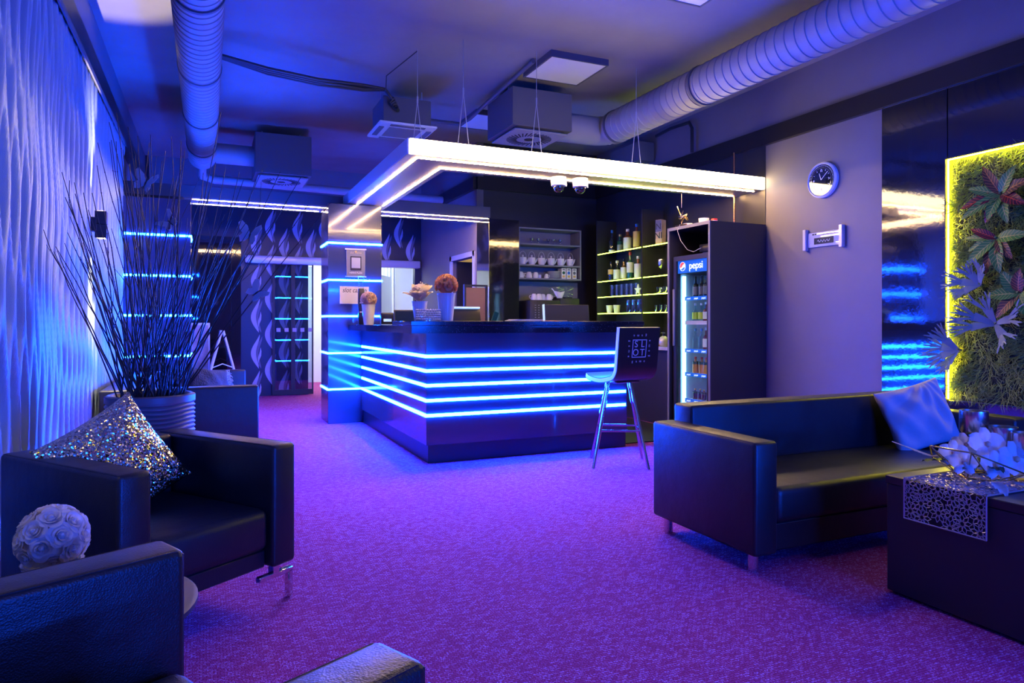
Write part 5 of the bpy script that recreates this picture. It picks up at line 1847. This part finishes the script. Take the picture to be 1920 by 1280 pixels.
# ================================================================== COFFEE TABLE
tb = thing('coffee_table', 'black block coffee table with a silver runner in front of the sofa', 'coffee table', (3.0, 1.47, 0))
obj('table_top', MB().bx(2.65, 3.35, 0.90, 2.04, 0.465, 0.50, 0.003, 1), M['plinth'], tb, world=True)
obj('base_box', MB().bx(2.655, 3.345, 0.905, 2.035, 0.012, 0.465, 0.003, 1), M['cabinet'], tb, world=True)
obj('foot', MB().bx(2.75, 3.25, 1.0, 1.94, 0.0, 0.012), M['black'], tb, world=True)

# lattice runner: voronoi-like leaf rings
rn = thing('table_runner', 'silver openwork runner draped across the coffee table and down its side', 'table runner', (3.0, 1.78, 0.5))


def runner_point(u, v):
    """u metres along from the hanging end, v across"""
    y = 1.615 + v
    drop = 0.165
    if u < drop:
        return Vector((2.640, y, 0.506 - (drop - u)))
    if u < drop + 0.02:
        t = (u - drop) / 0.02
        return Vector((2.640 + 0.012 * t, y, 0.506))
    return Vector((2.652 + (u - drop - 0.02), y, 0.506))


mb = MB()
rnd = random.Random(9)


def seg(mb, a, b, wd=0.0022):
    n = 2
    for i in range(n):
        u0, v0 = a[0] + (b[0] - a[0]) * i / n, a[1] + (b[1] - a[1]) * i / n
        u1, v1 = a[0] + (b[0] - a[0]) * (i + 1) / n, a[1] + (b[1] - a[1]) * (i + 1) / n
        mb.tube([runner_point(u0, v0), runner_point(u1, v1)], wd, 4, cap=False)


# flower-shaped rings of petals
cs = []
for i in range(17):
    for j in range(6):
        cs.append((0.02 + i * 0.055 + (0.027 if j % 2 else 0) + rnd.uniform(-0.012, 0.012), 0.025 + j * 0.056 + rnd.uniform(-0.012, 0.012)))
for (cu, cv) in cs:
    n = 9
    off = rnd.uniform(0, 1)
    for k in range(n):
        a0 = 2 * pi * (k + off) / n
        a1 = 2 * pi * (k + 1 + off) / n
        am = (a0 + a1) / 2
        pts = []
        r0, r1, r2 = 0.008, 0.025, 0.039
        path = [(r0, am), (r1, a0), (r2, am), (r1, a1), (r0, am)]
        uv = [(max(0.002, min(0.94, cu + r * cos(a))), max(0.003, min(0.327, cv + r * sin(a)))) for r, a in path]
        for p, q in zip(uv, uv[1:]):
            seg(mb, p, q, 0.0016)
for v in (0.0, 0.33):
    for i in range(20):
        seg(mb, (0.94 * i / 20, v), (0.94 * (i + 1) / 20, v), 0.003)
for i in range(6):
    seg(mb, (0.0, 0.055 * i), (0.0, 0.055 * (i + 1)), 0.003)
obj('lattice', mb, M['runner'], rn, world=True)

# wire bowl with orchids
bw = thing('wire_bowl', 'black and gold geometric wire bowl on the silver runner', 'bowl', (2.93, 1.80, 0.512))
mb = MB()
top = [Vector((0.24 * cos(a), 0.24 * sin(a) * 0.8, 0.10 + 0.05 * cos(2 * a))) for a in [2 * pi * k / 7 for k in range(7)]]
low = [Vector((0.11 * cos(a), 0.09 * sin(a), 0.006)) for a in [2 * pi * (k + 0.5) / 7 for k in range(7)]]
for k in range(7):
    mb.tube([top[k], top[(k + 1) % 7]], 0.0035, 6)
    mb.tube([low[k], low[(k + 1) % 7]], 0.0035, 6)
    mb.tube([top[k], low[k]], 0.003, 6)
    mb.tube([top[(k + 1) % 7], low[k]], 0.003, 6)
obj('wire_frame', mb, M['gold'], bw)
ob = thing('orchid_arrangement', 'white silk orchids and dark leaves lying in the wire bowl', 'flowers', (2.91, 1.80, 0.53))
rnd = random.Random(31)


def orchid(t, c, d, s):
    mb = MB()
    q = Vector(d).to_track_quat('Y', 'Z').to_matrix().to_4x4()
    for k in range(5):
        a = 2 * pi * k / 5
        w_ = 0.036 if k in (1, 4) else 0.022
        mt = Matrix.Translation(c) @ q @ RY(a) @ RX(-0.35)
        petal_grid(mb, 0.062 * s, w_ * s, -0.006, mt, curl=0.2, wav=0.002)
    bl = obj('blossom', mb, M['orchid'], t, recalc=False, angle=80)
    dn = Vector(d).normalized()
    obj('blossom_centre', MB().lathe([(0, -0.012 * s), (0.010 * s, -0.004 * s), (0.010 * s, 0.006 * s), (0, 0.012 * s)], 10, Vector(c) + dn * 0.010), M['pink'], bl)


for (x, y, z, s) in ((-0.10, 0.05, 0.08, 1.0), (0.0, -0.02, 0.12, 1.3), (0.05, -0.10, 0.07, 1.35), (-0.04, -0.08, 0.05, 1.1), (0.12, -0.02, 0.09, 1.0), (-0.16, -0.03, 0.06, 0.9), (0.02, 0.08, 0.10, 1.0)):
    orchid(ob, (x, y, z), (-0.45 + 3.0 * x, -0.75 + 2.0 * y, 0.4), s * 0.86)
for k in range(9):
    mb = MB()
    a = rnd.uniform(0, 2 * pi)
    leaf(mb, (0.05 * cos(a), 0.05 * sin(a), 0.03), (cos(a), sin(a), 0.35), (0, 0, 1), rnd.uniform(0.10, 0.18), 0.03)
    obj('leaf', mb, M['green'], ob, recalc=False)
for (x, y, a) in ((-0.12, -0.12, -2.2), (0.0, -0.17, -1.6), (0.13, -0.14, -1.0)):
    mb = MB()
    leaf(mb, (x, y, 0.0), (cos(a), sin(a), -0.05), (0, 0, 1), 0.11, 0.028)
    obj('petal', mb, M['orchid'], ob, recalc=False)
mb = MB().lathe([(0, 0.045)] + [(0.04 * sin(a), 0.04 * cos(a)) for a in [pi * i / 10 for i in range(1, 10)]] + [(0, -0.04)], 16, (0.10, -0.10, 0.10))
obj('glitter_ball', mb, M['glitter'], ob)
mb = MB()
for k in range(8):
    mb.tube([(-0.15, 0.08, 0.06), (-0.22 - 0.01 * k, 0.10 + 0.012 * k, 0.08 + 0.006 * k)], 0.002, 4)
obj('dried_spike', mb, M['cream'], ob)

gob = None
for (x, y, h, lab) in ((3.02, 1.90, 0.262, 'tallest mercury glass goblet, leftmost of three on the coffee table'), (3.05, 1.80, 0.205, 'middle mercury glass goblet of three on the coffee table'), (3.03, 1.695, 0.195, 'mercury glass goblet at the right picture edge on the coffee table')):
    t = thing('candle_goblet', lab, 'candle holder', (x, y, 0.5085), 0, 'mercury glass goblets')
    cr, chh = 0.054, 0.105
    b = h - chh
    obj('cup', MB().lathe([(0.010, b), (cr * 0.8, b + 0.006), (cr, b + 0.02), (cr, h), (cr - 0.003, h), (cr - 0.003, b + 0.02), (0, b + 0.01)], 32), M['mercury'], t)
    obj('stem', MB().lathe([(0.010, b + 0.004), (0.008, b - 0.02), (0.006, b * 0.5), (0.009, 0.015), (0.012, 0.008)], 16), M['gold'], t)
    obj('foot', MB().lathe([(0.012, 0.009), (0.042, 0.004), (0.044, 0), (0, 0)], 28), M['gold'], t)

tag(obj('rubber_mat', MB().bx(3.62, 4.60, 5.50, 8.10, 0.001, 0.012, 0.003, 1), M['black']), 'dark rubber mat on the floor of the passage between bar and fridge', 'mat')
